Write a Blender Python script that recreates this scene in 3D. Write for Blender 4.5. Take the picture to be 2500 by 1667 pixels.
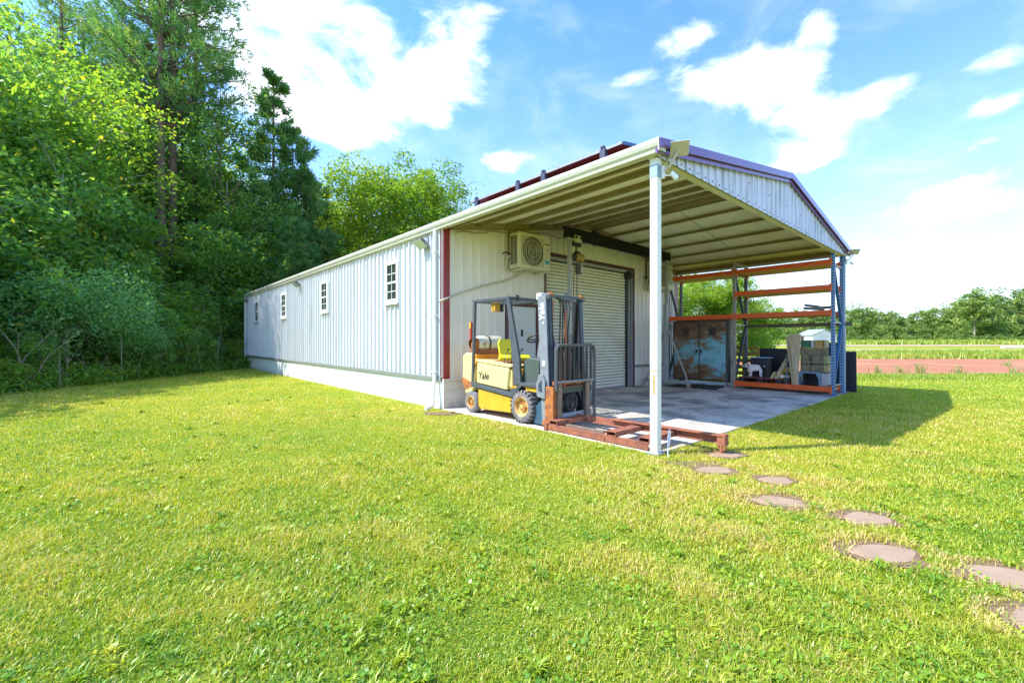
import bpy, math, random
import numpy as np
from math import sin, cos, pi, radians, sqrt, atan2
from mathutils import Vector, Matrix

for o in list(bpy.data.objects): bpy.data.objects.remove(o)
scene = bpy.context.scene
col = scene.collection
random.seed(7)

# ------------------------------------------------------------------ camera
CAMX, CAMY, CAMZ, YAW = -4.8778, -2.8212, 1.40, -0.7268
cam_data = bpy.data.cameras.new('camera')
cam = bpy.data.objects.new('camera', cam_data); col.objects.link(cam)
cam.location = (CAMX, CAMY, CAMZ); cam.rotation_euler = (pi/2, 0, YAW)
cam_data.sensor_width = 36.0; cam_data.lens = 1071.06/2500*36
cam_data.shift_y = -0.0007
cam_data.clip_start = 0.05; cam_data.clip_end = 2000
scene.camera = cam

# ------------------------------------------------------------------ world and sun
SUN_EL = radians(50.2)
SUN_DIR = Vector((-2.70, 1.65, 3.80)).normalized()        # towards the sun
sun_d = bpy.data.lights.new('sun', 'SUN'); sun_d.energy = 3.5; sun_d.angle = radians(0.5)
sun_d.color = (1.0, 0.955, 0.87)
sun = bpy.data.objects.new('sun', sun_d); col.objects.link(sun)
sun.rotation_euler = (-SUN_DIR).to_track_quat('-Z', 'Y').to_euler(); sun.location = (-20, 12, 30)

world = bpy.data.worlds.new('World'); scene.world = world; world.use_nodes = True
wn = world.node_tree; wn.nodes.clear()
def N(tree, typ, **kw):
    n = tree.nodes.new(typ)
    for k, v in kw.items():
        if k.startswith('i_'):
            key = k[2:]; key = int(key) if key.isdigit() else key
            n.inputs[key].default_value = v
        else: setattr(n, k, v)
    return n
def M(tree, op, a, b=None, c=None, clamp=False):
    n = tree.nodes.new('ShaderNodeMath'); n.operation = op; n.use_clamp = clamp
    for i, v in enumerate((a, b, c)):
        if v is None: continue
        if isinstance(v, (int, float)): n.inputs[i].default_value = v
        else: tree.links.new(v, n.inputs[i])
    return n.outputs[0]
def build_world():
    t = wn; L = t.links.new
    sky = N(t, 'ShaderNodeTexSky', sky_type='NISHITA', sun_disc=False, sun_elevation=SUN_EL,
            sun_rotation=math.atan2(SUN_DIR.x, SUN_DIR.y), altitude=10, air_density=1.0, dust_density=1.6, ozone_density=1.4)
    tc = N(t, 'ShaderNodeTexCoord'); sp = N(t, 'ShaderNodeSeparateXYZ'); L(tc.outputs['Generated'], sp.inputs[0])
    az = M(t, 'ARCTAN2', sp.outputs[1], sp.outputs[0]); el = M(t, 'ARCSINE', sp.outputs[2])
    ae = N(t, 'ShaderNodeCombineXYZ'); L(az, ae.inputs[0]); L(el, ae.inputs[1])
    n1 = N(t, 'ShaderNodeTexNoise', i_Scale=6.5, i_Detail=10.0, i_Roughness=0.60, i_Distortion=0.5)
    n2 = N(t, 'ShaderNodeTexNoise', i_Scale=17.0, i_Detail=6.0, i_Roughness=0.6)
    mp = N(t, 'ShaderNodeMapping'); mp.inputs['Scale'].default_value = (1, 1, 1.9); mp.inputs['Location'].default_value = (3.1, 1.7, 0.4)
    L(tc.outputs['Generated'], mp.inputs[0]); L(mp.outputs[0], n1.inputs[0]); L(mp.outputs[0], n2.inputs[0])
    tot = None
    # cumulus banks: azimuth, elevation, half widths (radians), weight
    for a, e, ra, re, wt in CLOUDS:
        s = N(t, 'ShaderNodeVectorMath', operation='SUBTRACT'); L(ae.outputs[0], s.inputs[0]); s.inputs[1].default_value = (a, e, 0)
        m = N(t, 'ShaderNodeVectorMath', operation='MULTIPLY'); L(s.outputs[0], m.inputs[0]); m.inputs[1].default_value = (1/ra, 1/re, 0)
        d = N(t, 'ShaderNodeVectorMath', operation='DOT_PRODUCT'); L(m.outputs[0], d.inputs[0]); L(m.outputs[0], d.inputs[1])
        g = M(t, 'MULTIPLY', M(t, 'EXPONENT', M(t, 'MULTIPLY', d.outputs['Value'], -1.0)), wt)
        tot = g if tot is None else M(t, 'ADD', tot, g)
    tot = M(t, 'MINIMUM', tot, 1.0)
    f = M(t, 'ADD', tot, M(t, 'MULTIPLY', M(t, 'SUBTRACT', n1.outputs[0], 0.5), 2.3))
    f = M(t, 'ADD', f, M(t, 'MULTIPLY', M(t, 'SUBTRACT', n2.outputs[0], 0.5), 0.55))
    cov = N(t, 'ShaderNodeMapRange', interpolation_type='SMOOTHSTEP'); L(f, cov.inputs[0])
    cov.inputs[1].default_value = 0.38; cov.inputs[2].default_value = 1.25
    thin = N(t, 'ShaderNodeMapRange', interpolation_type='SMOOTHSTEP'); L(n1.outputs[0], thin.inputs[0])
    thin.inputs[1].default_value = 0.40; thin.inputs[2].default_value = 0.85; thin.inputs[4].default_value = 0.22
    c = M(t, 'MAXIMUM', cov.outputs[0], thin.outputs[0])
    # haze low over the horizon, stronger on the right (down-sun) side
    hz = M(t, 'MULTIPLY', M(t, 'EXPONENT', M(t, 'MULTIPLY', M(t, 'MAXIMUM', el, 0.0), -5.2)), 0.93)
    c = M(t, 'SUBTRACT', 1.0, M(t, 'MULTIPLY', M(t, 'SUBTRACT', 1.0, c), M(t, 'SUBTRACT', 1.0, hz)))
    tint = N(t, 'ShaderNodeMix', data_type='RGBA', blend_type='MULTIPLY'); tint.inputs[0].default_value = 1.0
    L(sky.outputs[0], tint.inputs[6]); tint.inputs[7].default_value = SKY_TINT
    b1 = N(t, 'ShaderNodeBackground'); L(tint.outputs[2], b1.inputs[0]); b1.inputs[1].default_value = SKY_STRENGTH
    cc = N(t, 'ShaderNodeMix', data_type='RGBA'); cr = N(t, 'ShaderNodeMapRange'); L(n2.outputs[0], cr.inputs[0])
    cr.inputs[1].default_value = 0.3; cr.inputs[2].default_value = 0.75
    L(cr.outputs[0], cc.inputs[0]); cc.inputs[6].default_value = (0.86, 0.91, 1.0, 1); cc.inputs[7].default_value = (1.0, 1.0, 1.0, 1)
    b2 = N(t, 'ShaderNodeBackground'); L(cc.outputs[2], b2.inputs[0]); b2.inputs[1].default_value = CLOUD_STRENGTH
    mx = N(t, 'ShaderNodeMixShader'); L(c, mx.inputs[0]); L(b1.outputs[0], mx.inputs[1]); L(b2.outputs[0], mx.inputs[2])
    out = N(t, 'ShaderNodeOutputWorld'); L(mx.outputs[0], out.inputs[0])
SKY_STRENGTH = 0.15; CLOUD_STRENGTH = 0.85; SKY_TINT = (0.40, 0.84, 1.36, 1)
CLOUDS = [(1.25, 0.554, 0.248, 0.124, 1.1), (1.376, 0.556, 0.117, 0.091, 0.9), (1.108, 0.511, 0.174, 0.054, 0.95), (1.318, 0.45, 0.093, 0.042, 0.5), (1.177, 0.446, 0.061, 0.034, 0.45), (1.218, 0.42, 0.072, 0.032, 0.95), (0.928, 0.629, 0.088, 0.045, 0.75), (0.956, 0.577, 0.058, 0.041, 0.45), (0.867, 0.387, 0.059, 0.025, 0.9), (0.779, 0.43, 0.059, 0.024, 0.45), (1.009, 0.466, 0.032, 0.02, 0.7), (0.483, 0.562, 0.094, 0.033, 0.85), (0.571, 0.523, 0.064, 0.018, 0.75), (0.4, 0.493, 0.112, 0.034, 1.0), (0.305, 0.469, 0.079, 0.064, 1.0), (0.233, 0.516, 0.039, 0.043, 0.85), (0.299, 0.421, 0.064, 0.038, 0.8), (0.185, 0.396, 0.067, 0.03, 1.0), (0.124, 0.417, 0.044, 0.02, 0.8), (0.255, 0.334, 0.068, 0.033, 0.95), (0.006, 0.403, 0.053, 0.023, 0.9), (0.006, 0.346, 0.048, 0.022, 0.85), (0.023, 0.226, 0.118, 0.038, 0.7), (0.093, 0.13, 0.199, 0.063, 0.6), (0.023, 0.297, 0.027, 0.015, 0.6), (0.446, 0.586, 0.092, 0.038, 0.35), (2.6, 0.5, 0.5, 0.2, 0.8), (-1.6, 0.6, 0.5, 0.2, 0.9), (3.0, 0.9, 0.4, 0.2, 0.6), (-2.5, 0.4, 0.5, 0.2, 0.9), (1.2, 1.2, 0.6, 0.15, 0.7), (-0.6, 0.9, 0.4, 0.15, 0.7)]
build_world()
scene.view_settings.view_transform = 'Standard'; scene.view_settings.look = 'None'
scene.view_settings.exposure = 1.25; scene.view_settings.gamma = 1.0
scene.view_settings.use_curve_mapping = False
scene.cycles.max_bounces = 8; scene.cycles.diffuse_bounces = 7; scene.cycles.transparent_max_bounces = 6
scene.cycles.caustics_reflective = False; scene.cycles.caustics_refractive = False
scene.cycles.sample_clamp_indirect = 6.0

# ------------------------------------------------------------------ helpers
def tag(o, label=None, cat=None, group=None, kind=None):
    if label: o['label'] = label
    if cat: o['category'] = cat
    if group: o['group'] = group
    if kind: o['kind'] = kind
    return o
def thing(name, label, cat, loc, group=None):
    o = bpy.data.objects.new(name, None); o.empty_display_size = 0.2
    col.objects.link(o); o.location = loc
    return tag(o, label, cat, group)
def wloc(p):
    v = Vector((0, 0, 0))
    while p is not None: v = v + Vector(p.location); p = p.parent
    return v
class MB:
    def __init__(s): s.v = []; s.f = []
    def add(s, vs, fs):
        b = len(s.v); s.v += [tuple(x) for x in vs]; s.f += [tuple(i+b for i in f) for f in fs]; return s
    def box(s, x0, x1, y0, y1, z0, z1):
        x0, x1 = sorted((x0, x1)); y0, y1 = sorted((y0, y1)); z0, z1 = sorted((z0, z1))
        return s.add([(x0,y0,z0),(x1,y0,z0),(x1,y1,z0),(x0,y1,z0),(x0,y0,z1),(x1,y0,z1),(x1,y1,z1),(x0,y1,z1)],
                     [(0,3,2,1),(4,5,6,7),(0,1,5,4),(1,2,6,5),(2,3,7,6),(3,0,4,7)])
    def obox(s, c, ax, ay, az, sx, sy, sz):
        c = Vector(c); ax, ay, az = Vector(ax).normalized()*sx/2, Vector(ay).normalized()*sy/2, Vector(az).normalized()*sz/2
        P = [c+i*ax+j*ay+k*az for k in (-1,1) for i, j in ((-1,-1),(1,-1),(1,1),(-1,1))]
        return s.add(P, [(0,3,2,1),(4,5,6,7),(0,1,5,4),(1,2,6,5),(2,3,7,6),(3,0,4,7)])
    def bar(s, p, q, w, t, up=(0,0,1)):
        p, q = Vector(p), Vector(q); d = q-p; u = Vector(up)
        a = d.cross(u)
        if a.length < 1e-6: a = d.cross(Vector((0,1,0)))
        b = a.cross(d)
        return s.obox((p+q)/2, d, a, b, d.length, w, t)
    def prism(s, prof, a0, a1, axis='x'):
        """closed 2D profile extruded along axis. x:(y,z) y:(x,z) z:(x,y)"""
        n = len(prof); V = []
        for a in (a0, a1):
            for p in prof:
                V.append((a, p[0], p[1]) if axis == 'x' else (p[0], a, p[1]) if axis == 'y' else (p[0], p[1], a))
        F = [tuple(range(n))[::-1], tuple(range(n, 2*n))] + [(i, (i+1) % n, n+(i+1) % n, n+i) for i in range(n)]
        return s.add(V, F)
    def strip(s, prof, a0, a1, axis='z'):
        n = len(prof); V = []
        for a in (a0, a1):
            for p in prof:
                V.append((a, p[0], p[1]) if axis == 'x' else (p[0], a, p[1]) if axis == 'y' else (p[0], p[1], a))
        return s.add(V, [(i, i+1, n+i+1, n+i) for i in range(n-1)])
    def tube(s, pts, r, n=8, cap=True):
        pts = [Vector(p) for p in pts]; rs = r if isinstance(r, (list, tuple)) else [r]*len(pts)
        b = len(s.v); up = Vector((0.13, 0.21, 0.97)); prev = None
        for i, p in enumerate(pts):
            d = (pts[min(i+1, len(pts)-1)] - pts[max(i-1, 0)]).normalized()
            if prev is None:
                a = d.cross(up)
                if a.length < 0.2: a = d.cross(Vector((1, 0, 0)))
                a.normalize()
            else:
                a = (prev - d*prev.dot(d)).normalized()
            prev = a; c = d.cross(a)
            for k in range(n):
                t = 2*pi*k/n; q = p + (a*cos(t)+c*sin(t))*rs[i]; s.v.append(tuple(q))
        for i in range(len(pts)-1):
            for k in range(n):
                s.f.append((b+i*n+k, b+i*n+(k+1) % n, b+(i+1)*n+(k+1) % n, b+(i+1)*n+k))
        if cap:
            s.f.append(tuple(b+k for k in range(n))[::-1]); e = b+(len(pts)-1)*n
            s.f.append(tuple(e+k for k in range(n)))
        return s
    def cyl(s, p, q, r, n=16): return s.tube([p, q], r, n)
    def lathe(s, c, axis, prof, n=24):
        """prof: (radius, distance along axis) from c"""
        c, d = Vector(c), Vector(axis).normalized()
        a = d.cross(Vector((0, 0, 1)));
        if a.length < 0.2: a = d.cross(Vector((1, 0, 0)))
        a.normalize(); e = d.cross(a); b = len(s.v)
        for r, h in prof:
            for k in range(n):
                t = 2*pi*k/n; s.v.append(tuple(c+d*h+(a*cos(t)+e*sin(t))*r))
        for i in range(len(prof)-1):
            for k in range(n):
                s.f.append((b+i*n+k, b+i*n+(k+1) % n, b+(i+1)*n+(k+1) % n, b+(i+1)*n+k))
        return s
    def build(s, name, m, parent=None, bevel=0.0, smooth=False, loc=None, label=None, seg=2, auto=False):
        o = wloc(parent) if parent is not None else Vector(loc or (0, 0, 0))
        me = bpy.data.meshes.new(name)
        me.from_pydata([(v[0]-o.x, v[1]-o.y, v[2]-o.z) for v in s.v], [], s.f)
        me.update(); me.materials.append(m)
        ob = bpy.data.objects.new(name, me); col.objects.link(ob)
        if parent is not None: ob.parent = parent
        else: ob.location = o
        if smooth:
            me.polygons.foreach_set('use_smooth', [True]*len(me.polygons))
            md = ob.modifiers.new('wn', 'EDGE_SPLIT') if not auto else None
            if md: md.split_angle = radians(38)
        if bevel > 0:
            md = ob.modifiers.new('bevel', 'BEVEL'); md.width = bevel; md.segments = seg; md.limit_method = 'ANGLE'; md.angle_limit = radians(40)
        if label: ob['label'] = label
        return ob
def copy_part(src, parent, dx=(0, 0, 0), label=None):
    c = src.copy(); col.objects.link(c); c.parent = parent; c.location = Vector(src.location)+Vector(dx)
    if label: c['label'] = label
    return c
def kids(o): return [x for x in bpy.data.objects if x.parent == o]
def copy_tree(o, loc=None, rz=None, sc=None, parent=None, label=None, _map=None):
    if _map is None:
        _map = {}
        for x in bpy.data.objects:
            if x.parent: _map.setdefault(x.parent.name, []).append(x)
    c = o.copy(); col.objects.link(c)
    if parent is not None: c.parent = parent
    if loc is not None: c.location = loc
    if rz is not None: c.rotation_euler = (0, 0, rz)
    if sc is not None: c.scale = sc
    if label: c['label'] = label
    for ch in _map.get(o.name, []): copy_tree(ch, parent=c, _map=_map)
    return c

# ------------------------------------------------------------------ materials
MATS = {}
def mat(name, color, rough=0.6, metal=0.0, var=0.0, vscale=3.0, second=None, sscale=2.0, smin=0.5, smax=0.62,
        bump=0.0, bscale=60.0, stretch=(1, 1, 1), coat=0.0, spec=0.5, world=True, third=None, tscale=9.0, tmin=0.6, tmax=0.7, sdetail=6.0, splash=0.0):
    """principled with mottled base colour, an optional second colour (rust, dirt, stain) laid over it by noise, and fine bump"""
    if name in MATS: return MATS[name]
    m = bpy.data.materials.new(name); m.use_nodes = True; t = m.node_tree; t.nodes.clear(); L = t.links.new
    bs = N(t, 'ShaderNodeBsdfPrincipled'); out = N(t, 'ShaderNodeOutputMaterial'); L(bs.outputs[0], out.inputs[0])
    bs.inputs['Roughness'].default_value = rough; bs.inputs['Metallic'].default_value = metal
    bs.inputs['Specular IOR Level'].default_value = spec; bs.inputs['Coat Weight'].default_value = coat
    tc = N(t, 'ShaderNodeNewGeometry'); mp = N(t, 'ShaderNodeMapping'); mp.inputs['Scale'].default_value = stretch
    L(tc.outputs['Position'], mp.inputs[0])
    c = N(t, 'ShaderNodeRGB'); c.outputs[0].default_value = (*color, 1); cur = c.outputs[0]
    if var > 0:
        n = N(t, 'ShaderNodeTexNoise', i_Scale=vscale, i_Detail=5.0, i_Roughness=0.6); L(mp.outputs[0], n.inputs[0])
        r = N(t, 'ShaderNodeMapRange'); L(n.outputs[0], r.inputs[0]); r.inputs[1].default_value = 0.3; r.inputs[2].default_value = 0.7
        r.inputs[3].default_value = 1-var; r.inputs[4].default_value = 1+var*0.6
        v = N(t, 'ShaderNodeVectorMath', operation='SCALE'); L(cur, v.inputs[0]); L(r.outputs[0], v.inputs['Scale']); cur = v.outputs[0]
    for (cl, sc, a, b, off) in ((second, sscale, smin, smax, 0.0), (third, tscale, tmin, tmax, 7.3)):
        if cl is None: continue
        n = N(t, 'ShaderNodeTexNoise', i_Scale=sc, i_Detail=sdetail, i_Roughness=0.62)
        o = N(t, 'ShaderNodeVectorMath', operation='ADD'); L(mp.outputs[0], o.inputs[0]); o.inputs[1].default_value = (off, off*.7, off*1.3)
        L(o.outputs[0], n.inputs[0])
        r = N(t, 'ShaderNodeMapRange'); L(n.outputs[0], r.inputs[0]); r.inputs[1].default_value = a; r.inputs[2].default_value = b
        x = N(t, 'ShaderNodeMix', data_type='RGBA'); L(r.outputs[0], x.inputs[0]); L(cur, x.inputs[6]); x.inputs[7].default_value = (*cl, 1); cur = x.outputs[2]
    if splash > 0:      # soil thrown up by rain on the lowest course
        sz = N(t, 'ShaderNodeSeparateXYZ'); L(tc.outputs['Position'], sz.inputs[0])
        n = N(t, 'ShaderNodeTexNoise', i_Scale=7.0, i_Detail=7.0, i_Roughness=0.7); L(tc.outputs['Position'], n.inputs[0])
        f = M(t, 'MULTIPLY', M(t, 'DIVIDE', M(t, 'SUBTRACT', splash, sz.outputs[2]), splash, clamp=True), M(t, 'MULTIPLY', M(t, 'SUBTRACT', n.outputs[0], 0.32), 2.6, clamp=True))
        x = N(t, 'ShaderNodeMix', data_type='RGBA'); L(f, x.inputs[0]); L(cur, x.inputs[6]); x.inputs[7].default_value = (0.30, 0.22, 0.13, 1); cur = x.outputs[2]
    L(cur, bs.inputs['Base Color'])
    if bump > 0:
        n = N(t, 'ShaderNodeTexNoise', i_Scale=bscale, i_Detail=4.0); L(mp.outputs[0], n.inputs[0])
        b = N(t, 'ShaderNodeBump'); b.inputs['Strength'].default_value = bump; b.inputs['Distance'].default_value = 0.01
        L(n.outputs[0], b.inputs['Height']); L(b.outputs[0], bs.inputs['Normal'])
    MATS[name] = m; return m
def leafmat(name, cols, trans=0.45, rough=0.5, objvar=0.25):
    """leaf material: colour ramp over a per-leaf value, shifted a little per tree, part translucent"""
    m = bpy.data.materials.new(name); m.use_nodes = True; t = m.node_tree; t.nodes.clear(); L = t.links.new
    at = N(t, 'ShaderNodeAttribute', attribute_name='tone'); oi = N(t, 'ShaderNodeObjectInfo')
    f = M(t, 'ADD', at.outputs['Fac'], M(t, 'MULTIPLY', M(t, 'SUBTRACT', oi.outputs['Random'], 0.5), objvar), clamp=True)
    cr = N(t, 'ShaderNodeValToRGB'); L(f, cr.inputs[0]); e = cr.color_ramp.elements
    while len(e) < len(cols): e.new(0.5)
    for i, (p, c) in enumerate(cols): e[i].position = p; e[i].color = (*c, 1)
    d = N(t, 'ShaderNodeBsdfDiffuse'); L(cr.outputs[0], d.inputs[0])
    tr = N(t, 'ShaderNodeBsdfTranslucent')
    v = N(t, 'ShaderNodeMix', data_type='RGBA', blend_type='MULTIPLY'); v.inputs[0].default_value = 1.0
    L(cr.outputs[0], v.inputs[6]); v.inputs[7].default_value = (1.5, 1.3, 0.6, 1); L(v.outputs[2], tr.inputs[0])
    g = N(t, 'ShaderNodeBsdfGlossy'); g.inputs['Roughness'].default_value = rough; g.inputs[0].default_value = (0.9, 0.95, 0.9, 1)
    m1 = N(t, 'ShaderNodeMixShader'); m1.inputs[0].default_value = trans; L(d.outputs[0], m1.inputs[1]); L(tr.outputs[0], m1.inputs[2])
    m2 = N(t, 'ShaderNodeMixShader'); m2.inputs[0].default_value = 0.03; L(m1.outputs[0], m2.inputs[1]); L(g.outputs[0], m2.inputs[2])
    out = N(t, 'ShaderNodeOutputMaterial'); L(m2.outputs[0], out.inputs[0]); return m

white = mat('white_painted_steel', (0.68, 0.68, 0.70), 0.42, var=0.05, vscale=1.3, second=(0.46, 0.46, 0.42), sscale=0.9, smin=0.62, smax=0.85, stretch=(1, 1, 0.25), bump=0.04, bscale=9)
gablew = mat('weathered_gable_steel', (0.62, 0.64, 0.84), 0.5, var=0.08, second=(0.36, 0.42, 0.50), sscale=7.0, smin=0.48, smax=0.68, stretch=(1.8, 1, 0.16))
under = mat('mildewed_roof_underside', (0.94, 0.88, 0.72), 0.55, var=0.10, vscale=1.5, second=(0.86, 0.76, 0.50), sscale=1.2, smin=0.5, smax=0.75)
purl = mat('purlin_steel', (0.27, 0.21, 0.11), 0.55, var=0.2, vscale=3)
frontw = mat('cream_steel_cladding', (0.76, 0.71, 0.68), 0.45, var=0.06, vscale=1.5, second=(0.62, 0.56, 0.40), sscale=0.8, smin=0.5, smax=0.8, stretch=(1, 1, 0.35))
maroon = mat('maroon_trim', (0.26, 0.03, 0.035), 0.35, var=0.1, vscale=2)
maroond = mat('dark_maroon_trim', (0.085, 0.025, 0.030), 0.45, var=0.15, vscale=4)
maroonroof = mat('maroon_roof', (0.13, 0.035, 0.045), 0.35, var=0.1)
fascia = mat('maroon_fascia_sky_tint', (0.15, 0.06, 0.27), 0.25, var=0.1, coat=0.3)  # violet base colour carries the sky's reflection on maroon paint
block = mat('painted_block', (0.84, 0.83, 0.81), 0.75, splash=0.22, var=0.05, vscale=4, bump=0.25, bscale=60, second=(0.55, 0.50, 0.40), sscale=1.3, smin=0.62, smax=0.85)
blockf = mat('painted_block_front', (0.70, 0.66, 0.60), 0.75, splash=0.25, var=0.06, vscale=4, bump=0.25, bscale=60, second=(0.48, 0.44, 0.36), sscale=2, smin=0.5, smax=0.8)
trimg = mat('grey_base_trim', (0.22, 0.24, 0.22), 0.5, var=0.1)
gutterm = mat('cream_gutter', (0.62, 0.60, 0.52), 0.4, var=0.06)
winw = mat('white_vinyl', (0.80, 0.80, 0.79), 0.35)
def glassmat():
    m = bpy.data.materials.new('window_glass'); m.use_nodes = True; b = m.node_tree.nodes['Principled BSDF']
    b.inputs['Base Color'].default_value = (0.035, 0.045, 0.04, 1); b.inputs['Roughness'].default_value = 0.04; b.inputs['Specular IOR Level'].default_value = 0.9
    return m
glass = glassmat()
dark = mat('dark_screen', (0.03, 0.035, 0.04), 0.6)
black = mat('black_steel', (0.022, 0.022, 0.025), 0.5, var=0.2, vscale=12)
crane_b = mat('black_crane_beam', (0.010, 0.010, 0.013), 0.7, spec=0.2, var=0.35, vscale=8, second=(0.05, 0.035, 0.03), sscale=6, smin=0.62, smax=0.75)
galv = mat('galvanised_steel', (0.38, 0.38, 0.36), 0.45, metal=0.3, var=0.15, vscale=6, second=(0.28, 0.22, 0.12), sscale=3, smin=0.6, smax=0.75)
greyst = mat('grey_steel', (0.30, 0.32, 0.34), 0.5, var=0.15, vscale=8, second=(0.20, 0.12, 0.07), sscale=5, smin=0.62, smax=0.72)
rust = mat('rusty_steel', (0.31, 0.105, 0.055), 0.8, var=0.25, vscale=9, second=(0.20, 0.07, 0.045), sscale=5, smin=0.5, smax=0.65, bump=0.3, bscale=90)
rusto = mat('orange_rusted_plate', (0.42, 0.14, 0.03), 0.75, var=0.25, vscale=10, second=(0.20, 0.07, 0.04), sscale=7, smin=0.5, smax=0.65)

yellow = mat('forklift_yellow', (0.62, 0.36, 0.03), 0.42, var=0.12, vscale=5, second=(0.20, 0.09, 0.04), sscale=8, smin=0.62, smax=0.70)
cream = mat('faded_yellow_hood', (0.74, 0.60, 0.26), 0.4, var=0.12, vscale=5, second=(0.28, 0.14, 0.05), sscale=9, smin=0.66, smax=0.74)
yseat = mat('bright_yellow_seat', (0.72, 0.66, 0.02), 0.45, var=0.06)
fgrey = mat('blue_grey_paint', (0.080, 0.088, 0.105), 0.45, var=0.2, vscale=9, second=(0.10, 0.07, 0.05), sscale=8, smin=0.64, smax=0.72)
fblue = mat('dark_blue_steel', (0.035, 0.055, 0.085), 0.4, var=0.2, vscale=9)
mastg = mat('light_grey_mast', (0.215, 0.23, 0.255), 0.42, var=0.12, vscale=6, second=(0.16, 0.10, 0.07), sscale=9, smin=0.66, smax=0.74)
tyre = mat('tyre_rubber', (0.17, 0.155, 0.16), 0.9, var=0.25, vscale=14, second=(0.28, 0.25, 0.23), sscale=8, smin=0.5, smax=0.8)
tank = mat('old_gas_tank', (0.60, 0.60, 0.50), 0.5, var=0.15, vscale=6, second=(0.28, 0.11, 0.04), sscale=6, smin=0.56, smax=0.68)
lettr = mat('black_lettering', (0.05, 0.045, 0.035), 0.5)
lettw = mat('white_lettering', (0.8, 0.8, 0.8), 0.5)
orange = mat('rack_orange', (0.75, 0.11, 0.015), 0.38, var=0.08, vscale=4, second=(0.30, 0.08, 0.03), sscale=6, smin=0.68, smax=0.76)
rblue = mat('rack_blue', (0.03, 0.13, 0.33), 0.4, var=0.12, vscale=5)
rdark = mat('rack_dark_blue_grey', (0.06, 0.08, 0.10), 0.5, var=0.2, second=(0.16, 0.10, 0.05), sscale=9, smin=0.6, smax=0.7)
hole = mat('hole_light', (0.55, 0.58, 0.55), 0.6)
def cabinet_mat():
    # turquoise paint surviving in the middle, rusted through low down and worn to a brown grey higher up
    m = bpy.data.materials.new('rusted_turquoise_paint'); m.use_nodes = True; t = m.node_tree; L = t.links.new; bs = t.nodes['Principled BSDF']
    g = N(t, 'ShaderNodeNewGeometry'); sp = N(t, 'ShaderNodeSeparateXYZ'); L(g.outputs['Position'], sp.inputs[0])
    mp = N(t, 'ShaderNodeMapping'); mp.inputs['Scale'].default_value = (1, 1, 2.2); L(g.outputs['Position'], mp.inputs[0])
    n1 = N(t, 'ShaderNodeTexNoise', i_Scale=2.2, i_Detail=10.0, i_Roughness=0.68); n2 = N(t, 'ShaderNodeTexNoise', i_Scale=14.0, i_Detail=8.0, i_Roughness=0.7)
    L(mp.outputs[0], n1.inputs[0]); L(g.outputs['Position'], n2.inputs[0])
    lo = M(t, 'MULTIPLY', M(t, 'ABSOLUTE', M(t, 'SUBTRACT', sp.outputs[2], 1.0)), 0.34)
    yy = M(t, 'MULTIPLY', M(t, 'SUBTRACT', sp.outputs[1], 3.3), 0.12)
    f = M(t, 'ADD', M(t, 'ADD', n1.outputs[0], lo), M(t, 'ADD', yy, M(t, 'MULTIPLY', M(t, 'SUBTRACT', n2.outputs[0], 0.5), 0.35)))
    r = N(t, 'ShaderNodeValToRGB'); L(f, r.inputs[0]); e = r.color_ramp.elements; e.new(.5); e.new(.5); e.new(.5)
    for i, (q, c) in enumerate(((0.48, (0.22, 0.48, 0.62)), (0.60, (0.16, 0.34, 0.40)), (0.655, (0.20, 0.20, 0.17)), (0.72, (0.22, 0.115, 0.055)), (0.85, (0.11, 0.06, 0.04)))): e[i].position = q; e[i].color = (*c, 1)
    L(r.outputs[0], bs.inputs['Base Color']); bs.inputs['Roughness'].default_value = 0.65; MATS['cab'] = m; return m
cabm = cabinet_mat()
wood = mat('weathered_timber', (0.52, 0.40, 0.25), 0.8, var=0.2, vscale=7, second=(0.34, 0.26, 0.17), sscale=3, smin=0.5, smax=0.7, stretch=(3, 3, 0.7), bump=0.3, bscale=40)
woodg = mat('green_grey_timber', (0.23, 0.18, 0.11), 0.85, var=0.4, vscale=11, second=(0.08, 0.07, 0.045), sscale=4, smin=0.5, smax=0.65)
woodl = mat('fresh_timber', (0.50, 0.36, 0.18), 0.75, var=0.15, vscale=8)
pally = mat('yellow_pallet_wood', (0.42, 0.28, 0.06), 0.8, var=0.2, vscale=8)
plastb = mat('black_plastic', (0.018, 0.02, 0.03), 0.45, var=0.3, vscale=25, second=(0.06, 0.07, 0.12), sscale=30, smin=0.6, smax=0.7)
pigm = mat('pig_ceramic', (0.82, 0.70, 0.72), 0.5, var=0.08, vscale=8, second=(0.4, 0.33, 0.33), sscale=5, smin=0.6, smax=0.8)
acm = mat('condenser_cream', (0.62, 0.60, 0.44), 0.45, var=0.06, vscale=4, second=(0.45, 0.43, 0.20), sscale=3, smin=0.5, smax=0.8)
acdark = mat('condenser_fins', (0.06, 0.055, 0.035), 0.6, var=0.3, vscale=25)
stonem = mat('paver_stone', (0.34, 0.225, 0.145), 0.85, var=0.12, vscale=8, second=(0.22, 0.155, 0.11), sscale=5, smin=0.58, smax=0.72, bump=0.4, bscale=50)
bark = mat('pine_bark', (0.20, 0.13, 0.11), 0.95, var=0.35, vscale=4, stretch=(4, 4, 1), bump=0.8, bscale=9)
barkl = mat('pale_bark', (0.38, 0.34, 0.28), 0.95, var=0.3, vscale=5, stretch=(3, 3, 1))

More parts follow.
